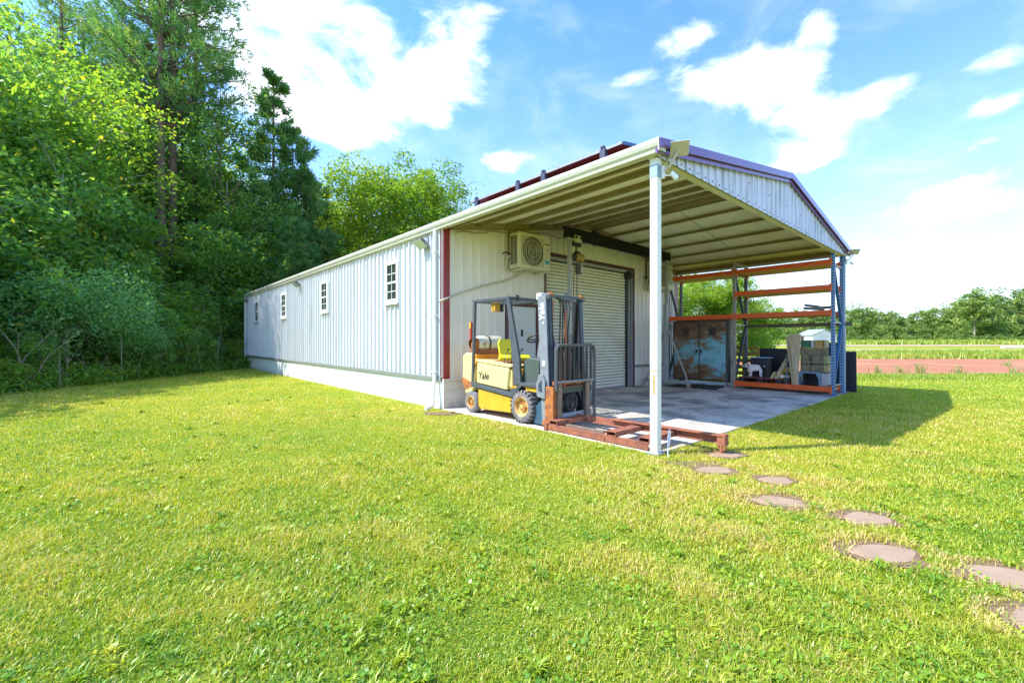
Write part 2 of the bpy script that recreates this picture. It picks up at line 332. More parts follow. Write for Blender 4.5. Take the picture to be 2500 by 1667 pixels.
def concrete_mat():
    m = bpy.data.materials.new('slab_concrete'); m.use_nodes = True; t = m.node_tree; L = t.links.new; bs = t.nodes['Principled BSDF']
    g = N(t, 'ShaderNodeNewGeometry')
    n1 = N(t, 'ShaderNodeTexNoise', i_Scale=1.1, i_Detail=6.0, i_Roughness=0.6, i_Distortion=0.8)
    n2 = N(t, 'ShaderNodeTexNoise', i_Scale=9.0, i_Detail=8.0, i_Roughness=0.7)
    n3 = N(t, 'ShaderNodeTexNoise', i_Scale=0.5, i_Detail=3.0)
    for n in (n1, n2, n3): L(g.outputs['Position'], n.inputs[0])
    r = N(t, 'ShaderNodeValToRGB'); e = r.color_ramp.elements
    e[0].position = 0.38; e[0].color = (0.22, 0.20, 0.20, 1); e[1].position = 0.58; e[1].color = (0.60, 0.54, 0.50, 1)
    L(n1.outputs[0], r.inputs[0])
    x = N(t, 'ShaderNodeMix', data_type='RGBA', blend_type='MULTIPLY'); x.inputs[0].default_value = 1
    r2 = N(t, 'ShaderNodeMapRange'); L(n2.outputs[0], r2.inputs[0]); r2.inputs[1].default_value = .3; r2.inputs[2].default_value = .7; r2.inputs[3].default_value = .7; r2.inputs[4].default_value = 1.15
    # sunlit strip painted paler along the slab's left edge, beside the oil-stained floor inside
    sp = N(t, 'ShaderNodeSeparateXYZ'); L(g.outputs['Position'], sp.inputs[0])
    ed = N(t, 'ShaderNodeMapRange', interpolation_type='SMOOTHSTEP'); L(sp.outputs[0], ed.inputs[0]); ed.inputs[1].default_value = 1.0; ed.inputs[2].default_value = 3.4
    cl = N(t, 'ShaderNodeMix', data_type='RGBA'); L(ed.outputs[0], cl.inputs[0]); cl.inputs[6].default_value = (0.62, 0.55, 0.47, 1); L(r.outputs[0], cl.inputs[7])
    L(cl.outputs[2], x.inputs[6]); L(r2.outputs[0], x.inputs[7]); L(x.outputs[2], bs.inputs['Base Color']); bs.inputs['Roughness'].default_value = 0.8
    b = N(t, 'ShaderNodeBump'); b.inputs['Strength'].default_value = 0.2; b.inputs['Distance'].default_value = 0.01; L(n2.outputs[0], b.inputs['Height']); L(b.outputs[0], bs.inputs['Normal'])
    return m
def ground_mat():
    m = bpy.data.materials.new('lawn_soil'); m.use_nodes = True; t = m.node_tree; L = t.links.new; bs = t.nodes['Principled BSDF']
    g = N(t, 'ShaderNodeNewGeometry')
    n1 = N(t, 'ShaderNodeTexNoise', i_Scale=0.35, i_Detail=5.0, i_Roughness=0.6)
    n2 = N(t, 'ShaderNodeTexNoise', i_Scale=38.0, i_Detail=6.0, i_Roughness=0.8)
    n3 = N(t, 'ShaderNodeTexNoise', i_Scale=2.6, i_Detail=6.0, i_Roughness=0.7)
    for n in (n1, n2, n3): L(g.outputs['Position'], n.inputs[0])
    r = N(t, 'ShaderNodeValToRGB'); e = r.color_ramp.elements
    e[0].position = 0.36; e[0].color = (0.20, 0.29, 0.025, 1); e[1].position = 0.62; e[1].color = (0.38, 0.37, 0.030, 1)
    L(n1.outputs[0], r.inputs[0])
    s = N(t, 'ShaderNodeMapRange'); L(n3.outputs[0], s.inputs[0]); s.inputs[1].default_value = 0.58; s.inputs[2].default_value = 0.75; s.inputs[4].default_value = 0.5
    b0 = N(t, 'ShaderNodeMix', data_type='RGBA'); L(s.outputs[0], b0.inputs[0]); L(r.outputs[0], b0.inputs[6]); b0.inputs[7].default_value = (0.36, 0.30, 0.12, 1)
    x = N(t, 'ShaderNodeMix', data_type='RGBA', blend_type='MULTIPLY'); x.inputs[0].default_value = 1
    r2 = N(t, 'ShaderNodeMapRange'); L(n2.outputs[0], r2.inputs[0]); r2.inputs[1].default_value = .3; r2.inputs[2].default_value = .7; r2.inputs[3].default_value = .55; r2.inputs[4].default_value = 1.25
    L(b0.outputs[2], x.inputs[6]); L(r2.outputs[0], x.inputs[7]); L(x.outputs[2], bs.inputs['Base Color']); bs.inputs['Roughness'].default_value = 0.9
    bs.inputs['Specular IOR Level'].default_value = 0.1
    b = N(t, 'ShaderNodeBump'); b.inputs['Strength'].default_value = 0.8; b.inputs['Distance'].default_value = 0.03; L(n2.outputs[0], b.inputs['Height']); L(b.outputs[0], bs.inputs['Normal'])
    return m
dirtm = mat('red_field_dirt', (0.37, 0.135, 0.055), 0.95, var=0.2, vscale=0.5, second=(0.44, 0.21, 0.11), sscale=0.18, smin=0.5, smax=0.7, stretch=(1, 1, 1), bump=0.3, bscale=2)
paled = mat('pale_track_dirt', (0.40, 0.27, 0.15), 0.95, var=0.15, vscale=0.4, second=(0.30, 0.30, 0.07), sscale=0.3, smin=0.5, smax=0.7)

# view-aligned site grid: u runs along the field edge, v away from the lawn corner
RX, RY, WX, WY = 0.747329, -0.664454, 0.664454, 0.747329
def G(u, v, z=0.0): return (CAMX + RX*u + WX*v, CAMY + RY*u + WY*v, z)
def uv_of(x, y): dx, dy = x-CAMX, y-CAMY; return dx*RX+dy*RY, dx*WX+dy*WY
def rise(u, v):
    t = max(0.0, v-42.0)
    return 0.0 if u < -2 else t*0.0125*min(1.0, (u+2)/20.0)

# ------------------------------------------------------------------ ground, slab, field
def build_ground():
    us = sorted(set([-600, -300, -150, -80, -50] + list(range(-40, 61, 4)) + [80, 110, 150, 220, 400, 700]))
    vs = sorted(set([-60, -20, -8] + list(range(-4, 140, 6)) + [150, 180, 240, 400, 900]))
    V = [G(u, v, rise(u, v) if v < 400 else rise(u, 180)) for v in vs for u in us]; n = len(us)
    F = [(j*n+i, j*n+i+1, (j+1)*n+i+1, (j+1)*n+i) for j in range(len(vs)-1) for i in range(n-1)]
    b = MB(); b.add(V, F); o = b.build('ground', ground_mat()); tag(o, kind='structure')
build_ground()
b = MB(); b.prism([(0.02, 0.0), (9.86, -0.02), (9.86, 4.74), (0.0, 4.74)], -0.10, 0.022, 'z'); o = b.build('concrete_slab', concrete_mat(), bevel=0.01); tag(o, kind='structure')
def field_sheet(name, m, u0, u1, near, far, dz, seed, wob=0.8, n=70):
    rnd = random.Random(seed); ph = [rnd.uniform(0, 6) for _ in range(4)]
    b = MB(); V = []; rows = 6
    def w(u, k): return wob*(sin(u*.21+ph[k])+.6*sin(u*.67+ph[k+1]))*.5
    for j in range(rows):
        for i in range(n+1):
            u = u0+(u1-u0)*i/n; a = near(u)+w(u, 0); c = far(u)+w(u, 2)*2; v = a+(c-a)*j/(rows-1)
            V.append(G(u, v, rise(u, v)+dz))
    F = [(j*(n+1)+i, j*(n+1)+i+1, (j+1)*(n+1)+i+1, (j+1)*(n+1)+i) for j in range(rows-1) for i in range(n)]
    b.add(V, F); o = b.build(name, m); tag(o, kind='structure'); return o
field_sheet('dirt_field', dirtm, 12.6, 120, lambda u: 18.4+max(0, 15-u)*.5, lambda u: 33.5, 0.012, 3, 0.5)
field_sheet('dirt_track', paled, 33, 140, lambda u: 50+max(0, 46-u)*.3, lambda u: 60, 0.03, 5, 1.4)
field_sheet('dirt_track', paled, 46, 220, lambda u: 74, lambda u: 88, 0.05, 9, 1.2)

# ------------------------------------------------------------------ building
W, YF, YB = 9.52, 4.75, 23.53
def rooftop(x): return 3.80 + 0.166*min(x, W-x)
RIB = 0.2286
def ribs(a0, a1, depth):
    """rib profile between a0 and a1: list of (a, out)"""
    P = [(a0, 0.0)]; k = math.floor(a0/RIB)
    while k*RIB < a1+RIB:
        c = k*RIB
        for da, d in ((-.022, 0), (-.015, depth), (.015, depth), (.022, 0)):
            if a0+1e-4 < c+da < a1-1e-4: P.append((c+da, d))
        k += 1
    P.append((a1, 0.0)); return P
shop = thing('workshop_building', 'long white ribbed steel workshop with open front canopy and maroon trim', 'building', (W/2, (YF+YB)/2, 0))
# left wall siding
npan = 20; pw = RIB*4
y = YF; first = None
base = YF - (YF % RIB) + RIB*.5
P0 = [(-d-0.002, yy) for yy, d in ribs(0.0, pw, 0.045)]
b = MB(); b.strip([(x, yy+YF) for x, yy in P0], 0.66, 3.74, 'z'); first = b.build('wall_panel', white, shop)
for k in range(1, npan):
    copy_part(first, shop, (0, pw*k, 0))
b = MB(); b.strip([(-0.002, YF+pw*npan), (-0.002, YB)], 0.66, 3.74, 'z'); b.build('wall_panel', white, shop)
b = MB(); b.box(0.03, 0.08, YF+.15, YB, 0.6, 3.74); b.build('wall_lining', white, shop)
b = MB(); b.strip([(W, YF), (W, YB)], 0.0, 3.74, 'z'); b.strip([(0, YB), (W, YB)], 0.0, 3.74, 'z'); b.add([(0, YB, 3.74), (W, YB, 3.74), (W/2, YB, 4.5)], [(0, 1, 2)]); b.build('rear_wall', white, shop)
# screws in the siding near mid height, joined because they are far too small to pick apart
b = MB()
for k in range(int((YB-YF)/RIB)):
    for z in (0.78, 2.24, 3.55):
        yy = YF+k*RIB+RIB*.5; b.box(-0.010, -0.002, yy-.006, yy+.006, z-.006, z+.006)
o = b.build('screw_heads', greyst, shop); o['kind'] = 'stuff'
# base flashing and block foundation
b = MB(); b.prism([(-0.05, 0.585), (0.0, 0.585), (0.0, 0.675), (-0.028, 0.675), (-0.05, 0.655)], YF+.05, YB, 'y'); b.build('base_flashing', trimg, shop, bevel=.003)
def block_course(x0, x1, y0, y1, axis, m, h=0.195, L=0.406, courses=3, z0=0.0, th=0.04):
    proto = {}; 
    for c in range(courses):
        za, zb = z0+c*h, z0+(c+1)*h-0.004
        a = (x0 if axis == 'x' else y0) - (L/2 if c % 2 else 0); end = x1 if axis == 'x' else y1; st = x0 if axis == 'x' else y0
        while a < end-0.02:
            p, q = max(a, st), min(a+L-0.004, end)
            if q-p > 0.03:
                key = (round(q-p, 3))
                if key in proto:
                    src, pp, zz = proto[key]
                    copy_part(src, shop, ((p-pp), 0, za-zz) if axis == 'x' else (0, p-pp, za-zz))
                else:
                    b = MB()
                    if axis == 'x': b.box(p, q, y0, y0+th, za, zb)
                    else: b.box(x0, x0+th, p, q, za, zb)
                    o = b.build('foundation_block', m, shop); proto[key] = (o, p, za)
            a += L
block_course(-0.004, 0, YF, YB, 'y', block)
block_course(0.0, 1.63, YF-0.004, 0, 'x', blockf)
block_course(6.84, W, YF-0.004, 0, 'x', blockf)
b = MB(); b.box(0.006, 0.05, YF+.01, YB-.01, 0.0, 0.585); b.build('foundation_mortar', block, shop)
b = MB(); b.box(0.04, 1.63, YF+.006, YF+.05, 0, 0.585); b.box(6.84, W, YF+.006, YF+.05, 0, .585); b.build('foundation_mortar', blockf, shop)
b = MB(); b.box(-0.03, 1.63, YF-0.04, YF, 0.585, 0.625); b.build('sill_cap', blockf, shop, bevel=.004)
b = MB(); b.box(6.84, W, YF-0.04, YF, 0.585, 0.66); b.build('sill_cap', trimg, shop, bevel=.004)
# front wall cladding
def front_panel(x0, x1, z0, ztop=None):
    P = ribs(x0, x1, 0.022); b = MB(); V = []; n = len(P)
    for x, d in P: V.append((x, YF-d-.002, z0))
    for x, d in P: V.append((x, YF-d-.002, ztop if ztop else rooftop(x)-0.06))
    b.add(V, [(i, i+1, n+i+1, n+i) for i in range(n-1)]); return b.build('front_wall_panel', frontw, shop)
def front_run(x0, x1, z0, ztop=None):
    x = x0
    while x < x1-1e-3:
        k = (math.floor((x+1e-4)/pw)+1)*pw+.03; e = min(k, x1)
        if x1-e < .12: e = x1
        front_panel(x, e, z0, ztop); x = e
front_run(0.13, 1.64, 0.62); front_run(1.64, 2.70, 2.29); front_run(2.70, 2.92, 0.02)
front_run(2.92, 6.83, 3.60); front_run(6.83, W, 0.65)
b = MB(); b.box(0.1, W-.05, YF+.22, YF+.26, 0, 3.7); b.build('inner_lining', frontw, shop)
b = MB(); b.prism([(-0.012, YF-.03), (0.13, YF-.03), (0.13, YF-.002), (0.02, YF-.002), (0.02, YF+.10), (-.012, YF+.10)], 0.62, 3.72, 'z'); b.build('corner_trim', maroon, shop, bevel=.004)
b = MB(); b.prism([(-0.034, YF+.10), (0.0, YF+.10), (0, YF+.30), (-.034, YF+.30)], 0.60, 3.72, 'z'); b.build('corner_trim', white, shop, bevel=.004)
b = MB(); b.prism([(-0.034, YB-.14), (0.02, YB-.14), (.02, YB+.02), (-.034, YB+.02)], 0.60, 3.72, 'z'); b.build('corner_trim', white, shop, bevel=.004)
b = MB(); b.box(W-.14, W+.02, YF-.03, YF-.002, 0.62, 3.72); b.build('corner_trim', maroon, shop)
# entry door behind the forklift
b = MB()
b.box(1.64, 1.72, YF-.04, YF+.02, .02, 2.29); b.box(2.62, 2.70, YF-.04, YF+.02, .02, 2.29); b.box(1.72, 2.62, YF-.04, YF+.02, 2.21, 2.29)
b.build('door_frame', maroond, shop, bevel=.004)
doorm = mat('pale_grey_door', (0.60, 0.62, 0.63), 0.4, var=0.05)
b = MB(); b.box(1.725, 2.615, YF-.012, YF+.02, .04, 2.20); door = b.build('entry_door', doorm, shop, bevel=.004)
b = MB(); b.box(1.80, 1.86, YF-.05, YF-.012, 1.36, 1.66); b.cyl((1.83, YF-.05, 1.5), (1.83, YF-.10, 1.5), .02, 10); b.build('door_handle', galv, door, bevel=.004)
b = MB(); b.box(2.13, 2.16, YF-.05, YF-.012, 1.50, 1.66); b.build('latch', black, door)
# roll-up door: one object per slat
b = MB(); b.box(2.955, 6.50, YF+.10, YF+.14, 0.03, 3.43); b.build('door_backing', trimg, shop)
slm = mat('door_slat_cream', (0.80, 0.76, 0.64), 0.42, var=0.06, vscale=3, second=(0.62, 0.58, 0.44), sscale=1.3, smin=0.5, smax=0.75)
nsl = 39; hsl = (3.43-.07)/nsl
prof = [(YF+.098, .07), (YF+.060, .07+hsl*.06), (YF+.050, .07+hsl*.42), (YF+.060, .07+hsl*.72), (YF+.098, .07+hsl*.80)]
b = MB(); b.strip(prof, 2.96, 6.47, 'x'); s0 = b.build('door_slat', slm, shop)
for k in range(1, nsl): copy_part(s0, shop, (0, 0, hsl*k))
b = MB(); b.box(2.96, 6.47, YF+.04, YF+.12, .022, .075); b.build('bottom_bar', greyst, shop, bevel=.004)
b = MB(); b.box(2.92, 2.965, YF-.03, YF+.12, .02, 3.50); b.build('door_guide', mat('brown_guide', (.12, .075, .04), .6), shop)
b = MB(); b.box(6.47, 6.56, YF+.02, YF+.12, .02, 3.46); b.build('door_guide', black, shop)
b = MB(); b.prism([(6.56, YF+.12), (6.56, YF-.01), (6.60, YF-.01), (6.60, YF+.06), (6.72, YF+.06), (6.72, YF-.01), (6.78, YF-.01), (6.78, YF+.12)], .02, 3.50, 'z'); b.build('door_jamb', greyst, shop)
b = MB(); b.box(6.78, 6.84, YF-.04, YF+.02, .02, 3.60); b.build('jamb_trim', maroond, shop)
b = MB(); b.box(2.92, 6.78, YF-.04, YF+.02, 3.525, 3.60); b.build('header_trim', maroond, shop)
b = MB(); b.box(2.965, 6.78, YF-.005, YF+.12, 3.44, 3.52); b.build('header_channel', galv, shop)
b = MB(); b.box(2.965, 6.56, YF+.06, YF+.12, 3.425, 3.445); b.build('header_gap_shade', black, shop)  # black strip standing in for the shaded gap beneath the header
b = MB(); b.cyl((6.52, YF-.10, 3.37), (6.52, YF+.05, 3.37), .12, 20); b.cyl((6.52, YF-.13, 3.37), (6.52, YF-.10, 3.37), .05, 12); b.box(6.44, 6.60, YF-.03, YF+.02, 3.24, 3.5); b.build('door_winder', black, shop, smooth=True)
b = MB(); b.box(6.66, 6.72, YF-.02, YF+.01, 1.48, 1.52); b.build('warning_tag', mat('tag_orange', (.7, .3, .02), .5), shop)
# roof, canopy
roofm = maroonroof
b = MB()
for sx in (0, 1):
    X0, X1 = (-0.10, W/2) if sx == 0 else (W+0.10, W/2)
    z0 = 3.80-.166*.10; z1 = 3.80+.166*W/2
    b.add([(X0, -.10, z0), (X1, -.10, z1), (X1, YB+.1, z1), (X0, YB+.1, z0), (X0, -.10, z0-.025), (X1, -.10, z1-.025), (X1, YB+.1, z1-.025), (X0, YB+.1, z0-.025)],
          [(0, 1, 2, 3), (7, 6, 5, 4), (0, 4, 5, 1), (1, 5, 6, 2), (2, 6, 7, 3), (3, 7, 4, 0)])
b.build('roof', roofm, shop)
# canopy ceiling sheets, one per purlin bay, meeting in a faint lap
NP = 6; xs = [W/2*k/NP for k in range(NP+1)]
for side in (0, 1):
    for k in range(NP):
        xa, xb = xs[k]+.004, xs[k+1]-.004
        za, zb = rooftop(xa)-.034, rooftop(xb)-.034
        for (ya, yb) in ((0.05, 2.36), (2.375, YF-.05)):
            A, B = (xa, xb) if side == 0 else (W-xa, W-xb)
            b = MB(); b.add([(A, ya, za), (B, ya, zb), (B, yb, zb), (A, yb, za)], [(0, 1, 2, 3)]); b.build('ceiling_sheet', under, shop)
for k in range(1, 2*NP):
    x = W*k/(2*NP); zt = rooftop(x)-.042; w = .09 if k == NP else .05
    b = MB()
    if k == NP:
        b.box(x-.11, x-.045, .14, YF-.03, zt-.13, zt-.015); b.box(x+.045, x+.11, .14, YF-.03, zt-.13, zt-.015)
    else:
        s = 1 if k < NP else -1
        b.box(x-.006, x+.006, .14, YF-.03, zt-.072, zt-.012); b.box(x, x+s*.06, .14, YF-.03, zt-.072, zt-.064); b.box(x-s*.05, x, .14, YF-.03, zt-.024, zt-.014)
    b.build('purlin', purl, shop)
for x in (0.16, W-.16):
    b = MB(); b.box(x-.03, x+.03, .14, YF-.04, 3.68, 3.785); b.build('eave_beam', purl, shop)
b = MB(); b.box(0.0, W, 0.03, 0.13, 3.64, 3.75); b.build('gable_beam', gutterm, shop, bevel=.004)
b = MB(); 
for s in (0, 1):
    A, B = (.03, W/2) if s == 0 else (W-.03, W/2)
    b.add([(A, .05, rooftop(0.03)-.15), (B, .05, rooftop(W/2)-.15), (B, .05, rooftop(W/2)-.04), (A, .05, rooftop(0.03)-.04), (A, .12, rooftop(0.03)-.15), (B, .12, rooftop(W/2)-.15), (B, .12, rooftop(W/2)-.04), (A, .12, rooftop(0.03)-.04)],
          [(0, 1, 2, 3), (4, 7, 6, 5), (0, 4, 5, 1), (3, 2, 6, 7)])
b.build('rafter', purl, shop)
# the dark rafter along the top of the front wall
b = MB()
for s in (0, 1):
    A, B = (.10, W/2) if s == 0 else (W-.10, W/2)
    za, zb = rooftop(.1)-.045, rooftop(W/2)-.045
    b.add([(A, YF-.10, za-.12), (B, YF-.10, zb-.12), (B, YF-.10, zb), (A, YF-.10, za), (A, YF-.03, za-.12), (B, YF-.03, zb-.12), (B, YF-.03, zb), (A, YF-.03, za)],
          [(0, 1, 2, 3), (4, 7, 6, 5), (0, 4, 5, 1), (3, 2, 6, 7)])
b.build('rafter', purl, shop)
# gable cladding, each sheet an object
x = 0.0
while x < W-1e-3:
    e = min(x+pw, W)
    P = ribs(x, e, 0.026); n = len(P); V = [(a, -.012-d, 3.64) for a, d in P] + [(a, -.012-d, rooftop(a)-.01) for a, d in P]
    if x < W/2 < e:
        P = sorted(P+[(W/2, 0.0)]); n = len(P); V = [(a, -.012-d, 3.64) for a, d in P] + [(a, -.012-d, rooftop(a)-.01) for a, d in P]
    b = MB(); b.add(V, [(i, i+1, n+i+1, n+i) for i in range(n-1)]); b.build('gable_panel', gablew, shop)
    x = e
b = MB()
for k in range(int(W/RIB)):
    xx = (k+.5)*RIB
    b.box(xx-.008, xx+.008, -.022, -.012, 3.685, 3.70)
    if rooftop(xx) > 3.95 and k % 4 == 0: b.box(xx-.008, xx+.008, -.022, -.012, 3.99, 4.005)
o = b.build('screw_heads', dark, shop); o['kind'] = 'stuff'
# rake trim (fascia) both slopes: face with a lower lip
for s in (0, 1):
    A, B = (-.12, W/2) if s == 0 else (W+.12, W/2)
    z0, z1 = 3.80-.166*.12, 3.80+.166*W/2; b = MB()
    for (ya, yb, lo, hi) in ((-.115, -.095, -.085, .025), (-.075, -.045, -.145, -.085)):
        b.add([(A, ya, z0+lo), (B, ya, z1+lo), (B, ya, z1+hi), (A, ya, z0+hi), (A, yb, z0+lo), (B, yb, z1+lo), (B, yb, z1+hi), (A, yb, z0+hi)],
              [(0, 1, 2, 3), (4, 7, 6, 5), (0, 4, 5, 1), (3, 2, 6, 7), (0, 3, 7, 4), (1, 5, 6, 2)])
    b.build('rake_trim', fascia, shop)
# gutter, downspouts
gp = [(-.245, 3.80), (-.25, 3.765), (-.235, 3.73), (-.215, 3.70), (-.205, 3.665), (-.10, 3.665), (-.10, 3.66), (-.212, 3.66), (-.222, 3.695), (-.243, 3.725), (-.258, 3.765), (-.255, 3.81), (-.24, 3.81)]
b = MB(); b.prism([(x+.12, z) for x, z in gp], -.10, YB+.1, 'y'); b.build('gutter', gutterm, shop)
b = MB(); b.box(-.135, .02, -.10, -.088, 3.66, 3.80); b.build('gutter_cap', gutterm, shop)
b = MB(); b.prism([(x-2*(x-W/2)-.12, z) for x, z in gp][::-1], -.10, YB+.1, 'y'); b.build('gutter', gutterm, shop)
def spout(y, z0=.16):
    b = MB(); pts = [(-.075, y, 3.68), (-.085, y, 3.5), (-.085, y, .62), (-.10, y, .5), (-.14, y-.02, .34), (-.14, y-.02, .14), (-.17, y-.03, .07), (-.34, y-.05, .03)]
    b.tube(pts, .042, 8); return b.build('downspout', winw, shop, smooth=True)
spout(YF+.20); spout(YB-.05)
for y in (YF+.20, YB-.05):
    for z in (3.2, 1.9, .75):
        b = MB(); b.box(-.13, -.03, y-.05, y+.05, z, z+.03); b.build('downspout_strap', winw, shop)
# posts
post = mat('post_white_paint', (0.78, 0.77, 0.72), 0.45, var=0.05, vscale=4, second=(0.42, 0.24, 0.08), sscale=8, smin=0.69, smax=0.76)
zinc = mat('zinc_wrap', (0.30, 0.38, 0.44), 0.4, metal=.4, var=0.15, vscale=12, stretch=(1, 1, 6))
b = MB(); b.box(0, .10, 0, .10, .0, 3.64); b.build('canopy_post', post, shop, bevel=.006)
b = MB(); b.box(-.004, .104, -.004, .104, 3.40, 3.56); b.build('post_wrap', zinc, shop, bevel=.006)
b = MB(); b.box(-.0025, 0, .004, .094, 1.025, 1.042); b.box(-.002, 0, .024, .060, .74, .98); b.build('rust_patch', mat('rust_smear', (.52, .32, .15), .7, var=.3, vscale=30), shop)
b = MB(); b.box(-.03, .13, -.03, .13, .0, .03); b.build('base_plate', galv, shop, bevel=.004)
b = MB(); b.box(W-.10, W, 0, .10, .0, 3.64); b.build('canopy_post', mat('post_blue_grey', (.32, .40, .48), .45, var=.08), shop, bevel=.006)
b = MB(); b.box(W-.11, W, 1.5*0, .07, 3.5, 3.66); b.build('post_wrap', zinc, shop)
# windows on the left wall
def window(y0, y1, z0=2.29, z1=3.29):
    b = MB(); t = .075; X = -.072
    b.box(X, -.004, y0, y1, z1-t, z1); b.box(X, -.004, y0, y1, z0, z0+t); b.box(X, -.004, y0, y0+t, z0+t, z1-t); b.box(X, -.004, y1-t, y1, z0+t, z1-t)
    fr = b.build('window', winw, shop, bevel=.006)
    b = MB(); b.box(X-.02, X, y0-.02, y1+.02, z0-.03, z0+.015); b.build('sill', winw, fr, bevel=.004)
    zm = (z0+z1)/2; A, B = y0+t, y1-t
    b = MB(); b.box(-.062, -.047, A, B, zm-.022, zm+.022); b.box(-.064, -.047, A, A+.022, zm, z1-t); b.box(-.064, -.047, B-.022, B, zm, z1-t)
    b.box(-.056, -.047, A, A+.03, z0+t, zm); b.box(-.056, -.047, B-.03, B, z0+t, zm); b.box(-.056, -.047, A, B, z0+t, z0+t+.03); b.build('sash', winw, fr)
    b = MB(); ym = (A+B)/2
    for za, zb in ((zm, z1-t), (z0+t, zm)): b.box(-.053, -.048, ym-.008, ym+.008, za, zb); b.box(-.053, -.048, A, B, (za+zb)/2-.008, (za+zb)/2+.008)
    b.build('glazing_bars', winw, fr)
    for (ya, yb, za, zb) in ((A, ym-.008, zm+.022, (zm+z1-t)/2), (ym+.008, B, zm+.022, (zm+z1-t)/2), (A, ym-.008, (zm+z1-t)/2, z1-t), (ym+.008, B, (zm+z1-t)/2, z1-t),
                             (A, ym-.008, z0+t, (z0+t+zm)/2), (ym+.008, B, z0+t, (z0+t+zm)/2), (A, ym-.008, (z0+t+zm)/2, zm-.022), (ym+.008, B, (z0+t+zm)/2, zm-.022)):
        b = MB(); b.box(-.0505, -.0485, ya, yb, za, zb); b.build('pane', glass, fr)
    b = MB(); b.box(-.0475, -.046, y0+.03, y1-.03, z0+.03, z1-.03); b.build('window_recess', dark, fr)
window(6.61, 7.28); window(11.31, 11.97); window(15.98, 16.69); window(20.66, 21.42)
# solar array above the left roof slope
arr = thing('solar_array', 'low maroon and grey panel row clamped above the left roof slope', 'solar panels', (1.4, 2.6, 3.80+.166*1.4))
sp_top = mat('solar_glass', (0.02, 0.025, 0.05), 0.15, coat=.5)
ya = .80
for k in range(3):
    yb = ya+1.21; b = MB(); xa, xb = .45, 2.35; za, zb = 4.20, 4.20+.166*1.9
    V = [(xa, ya, za), (xb, ya, zb), (xb, yb-.012, zb), (xa, yb-.012, za)]
    b.add(V+[(p[0], p[1], p[2]+.012) for p in V], [(0, 3, 2, 1), (4, 5, 6, 7), (0, 1, 5, 4), (1, 2, 6, 5), (2, 3, 7, 6), (3, 0, 4, 7)])
    pn = b.build('solar_panel', mat('roof_reflection_underside', (.34, .10, .12), .5, var=.15), arr)  # maroon colour stands in for the roof's reflection on the panel underside
    b = MB(); b.add([(p[0], p[1], p[2]+.016) for p in V], [(0, 1, 2, 3)]); b.build('glass_face', sp_top, pn)
    b = MB(); b.box(xa-.02, xa, ya, yb-.012, za-.004, za+.035); b.build('panel_rim', greyst, pn)
    ya = yb
b = MB(); b.bar((.45, .79, 4.21), (2.35, .79, 4.21+.166*1.9), .02, .05); b.build('end_rim', mat('blue_edge', (.06, .13, .26), .35), arr)
cl = mat('dark_clamp', (.05, .05, .10), .45)
for y in (1.12, 2.34, 2.98, 4.20):
    b = MB(); b.box(.40, .47, y-.05, y+.05, 4.05, 4.225); b.box(.39, .45, y-.03, y+.03, 4.225, 4.265); b.build('clamp', cl, arr, bevel=.008)
for x in (.9, 1.9):
    b = MB(); b.box(x-.02, x+.02, .85, 4.4, rooftop(x), 4.195+.166*(x-.45)); b.build('support_rail', black, arr)

def soil_patch(x, y, a, c, seed, z=0.008):
    rnd = random.Random(seed); ph = [rnd.uniform(0, 6) for _ in range(4)]; n = 40; ang = atan2(RY, RX); V = [(x, y, z)]
    for k in range(n):
        t = 2*pi*k/n; r = 1+.16*sin(3*t+ph[0])+.10*sin(5*t+ph[1])+.07*sin(9*t+ph[2]); px_, py_ = cos(t)*a*r, sin(t)*c*r
        V.append((x+px_*cos(ang)-py_*sin(ang), y+px_*sin(ang)+py_*cos(ang), z))
    b = MB(); b.add(V, [(0, 1+k, 1+(k+1) % n) for k in range(n)]); o = b.build('bare_soil', mat('bare_soil', (0.20, 0.12, 0.07), .95, var=.3, vscale=20, bump=.6, bscale=60), None); tag(o, kind='structure')

# ------------------------------------------------------------------ text
def text_mesh(txt, size, depth, name, m, parent, mtx, shear=0.0, offset=0.0):
    cu = bpy.data.curves.new('t', 'FONT'); cu.body = txt; cu.size = size; cu.extrude = depth; cu.shear = shear; cu.offset = offset
    to = bpy.data.objects.new('t', cu); col.objects.link(to); bpy.context.view_layer.update()
    me = bpy.data.meshes.new_from_object(to.evaluated_get(bpy.context.evaluated_depsgraph_get())); bpy.data.objects.remove(to)
    w = wloc(parent); me.transform(Matrix.Translation(-w) @ mtx); me.materials.clear(); me.materials.append(m)
    o = bpy.data.objects.new(name, me); col.objects.link(o); o.parent = parent; return o
def frame_mtx(origin, xdir, ydir):
    x, y = Vector(xdir).normalized(), Vector(ydir).normalized(); z = x.cross(y)
    return Matrix(((x.x, y.x, z.x, origin[0]), (x.y, y.y, z.y, origin[1]), (x.z, y.z, z.z, origin[2]), (0, 0, 0, 1)))

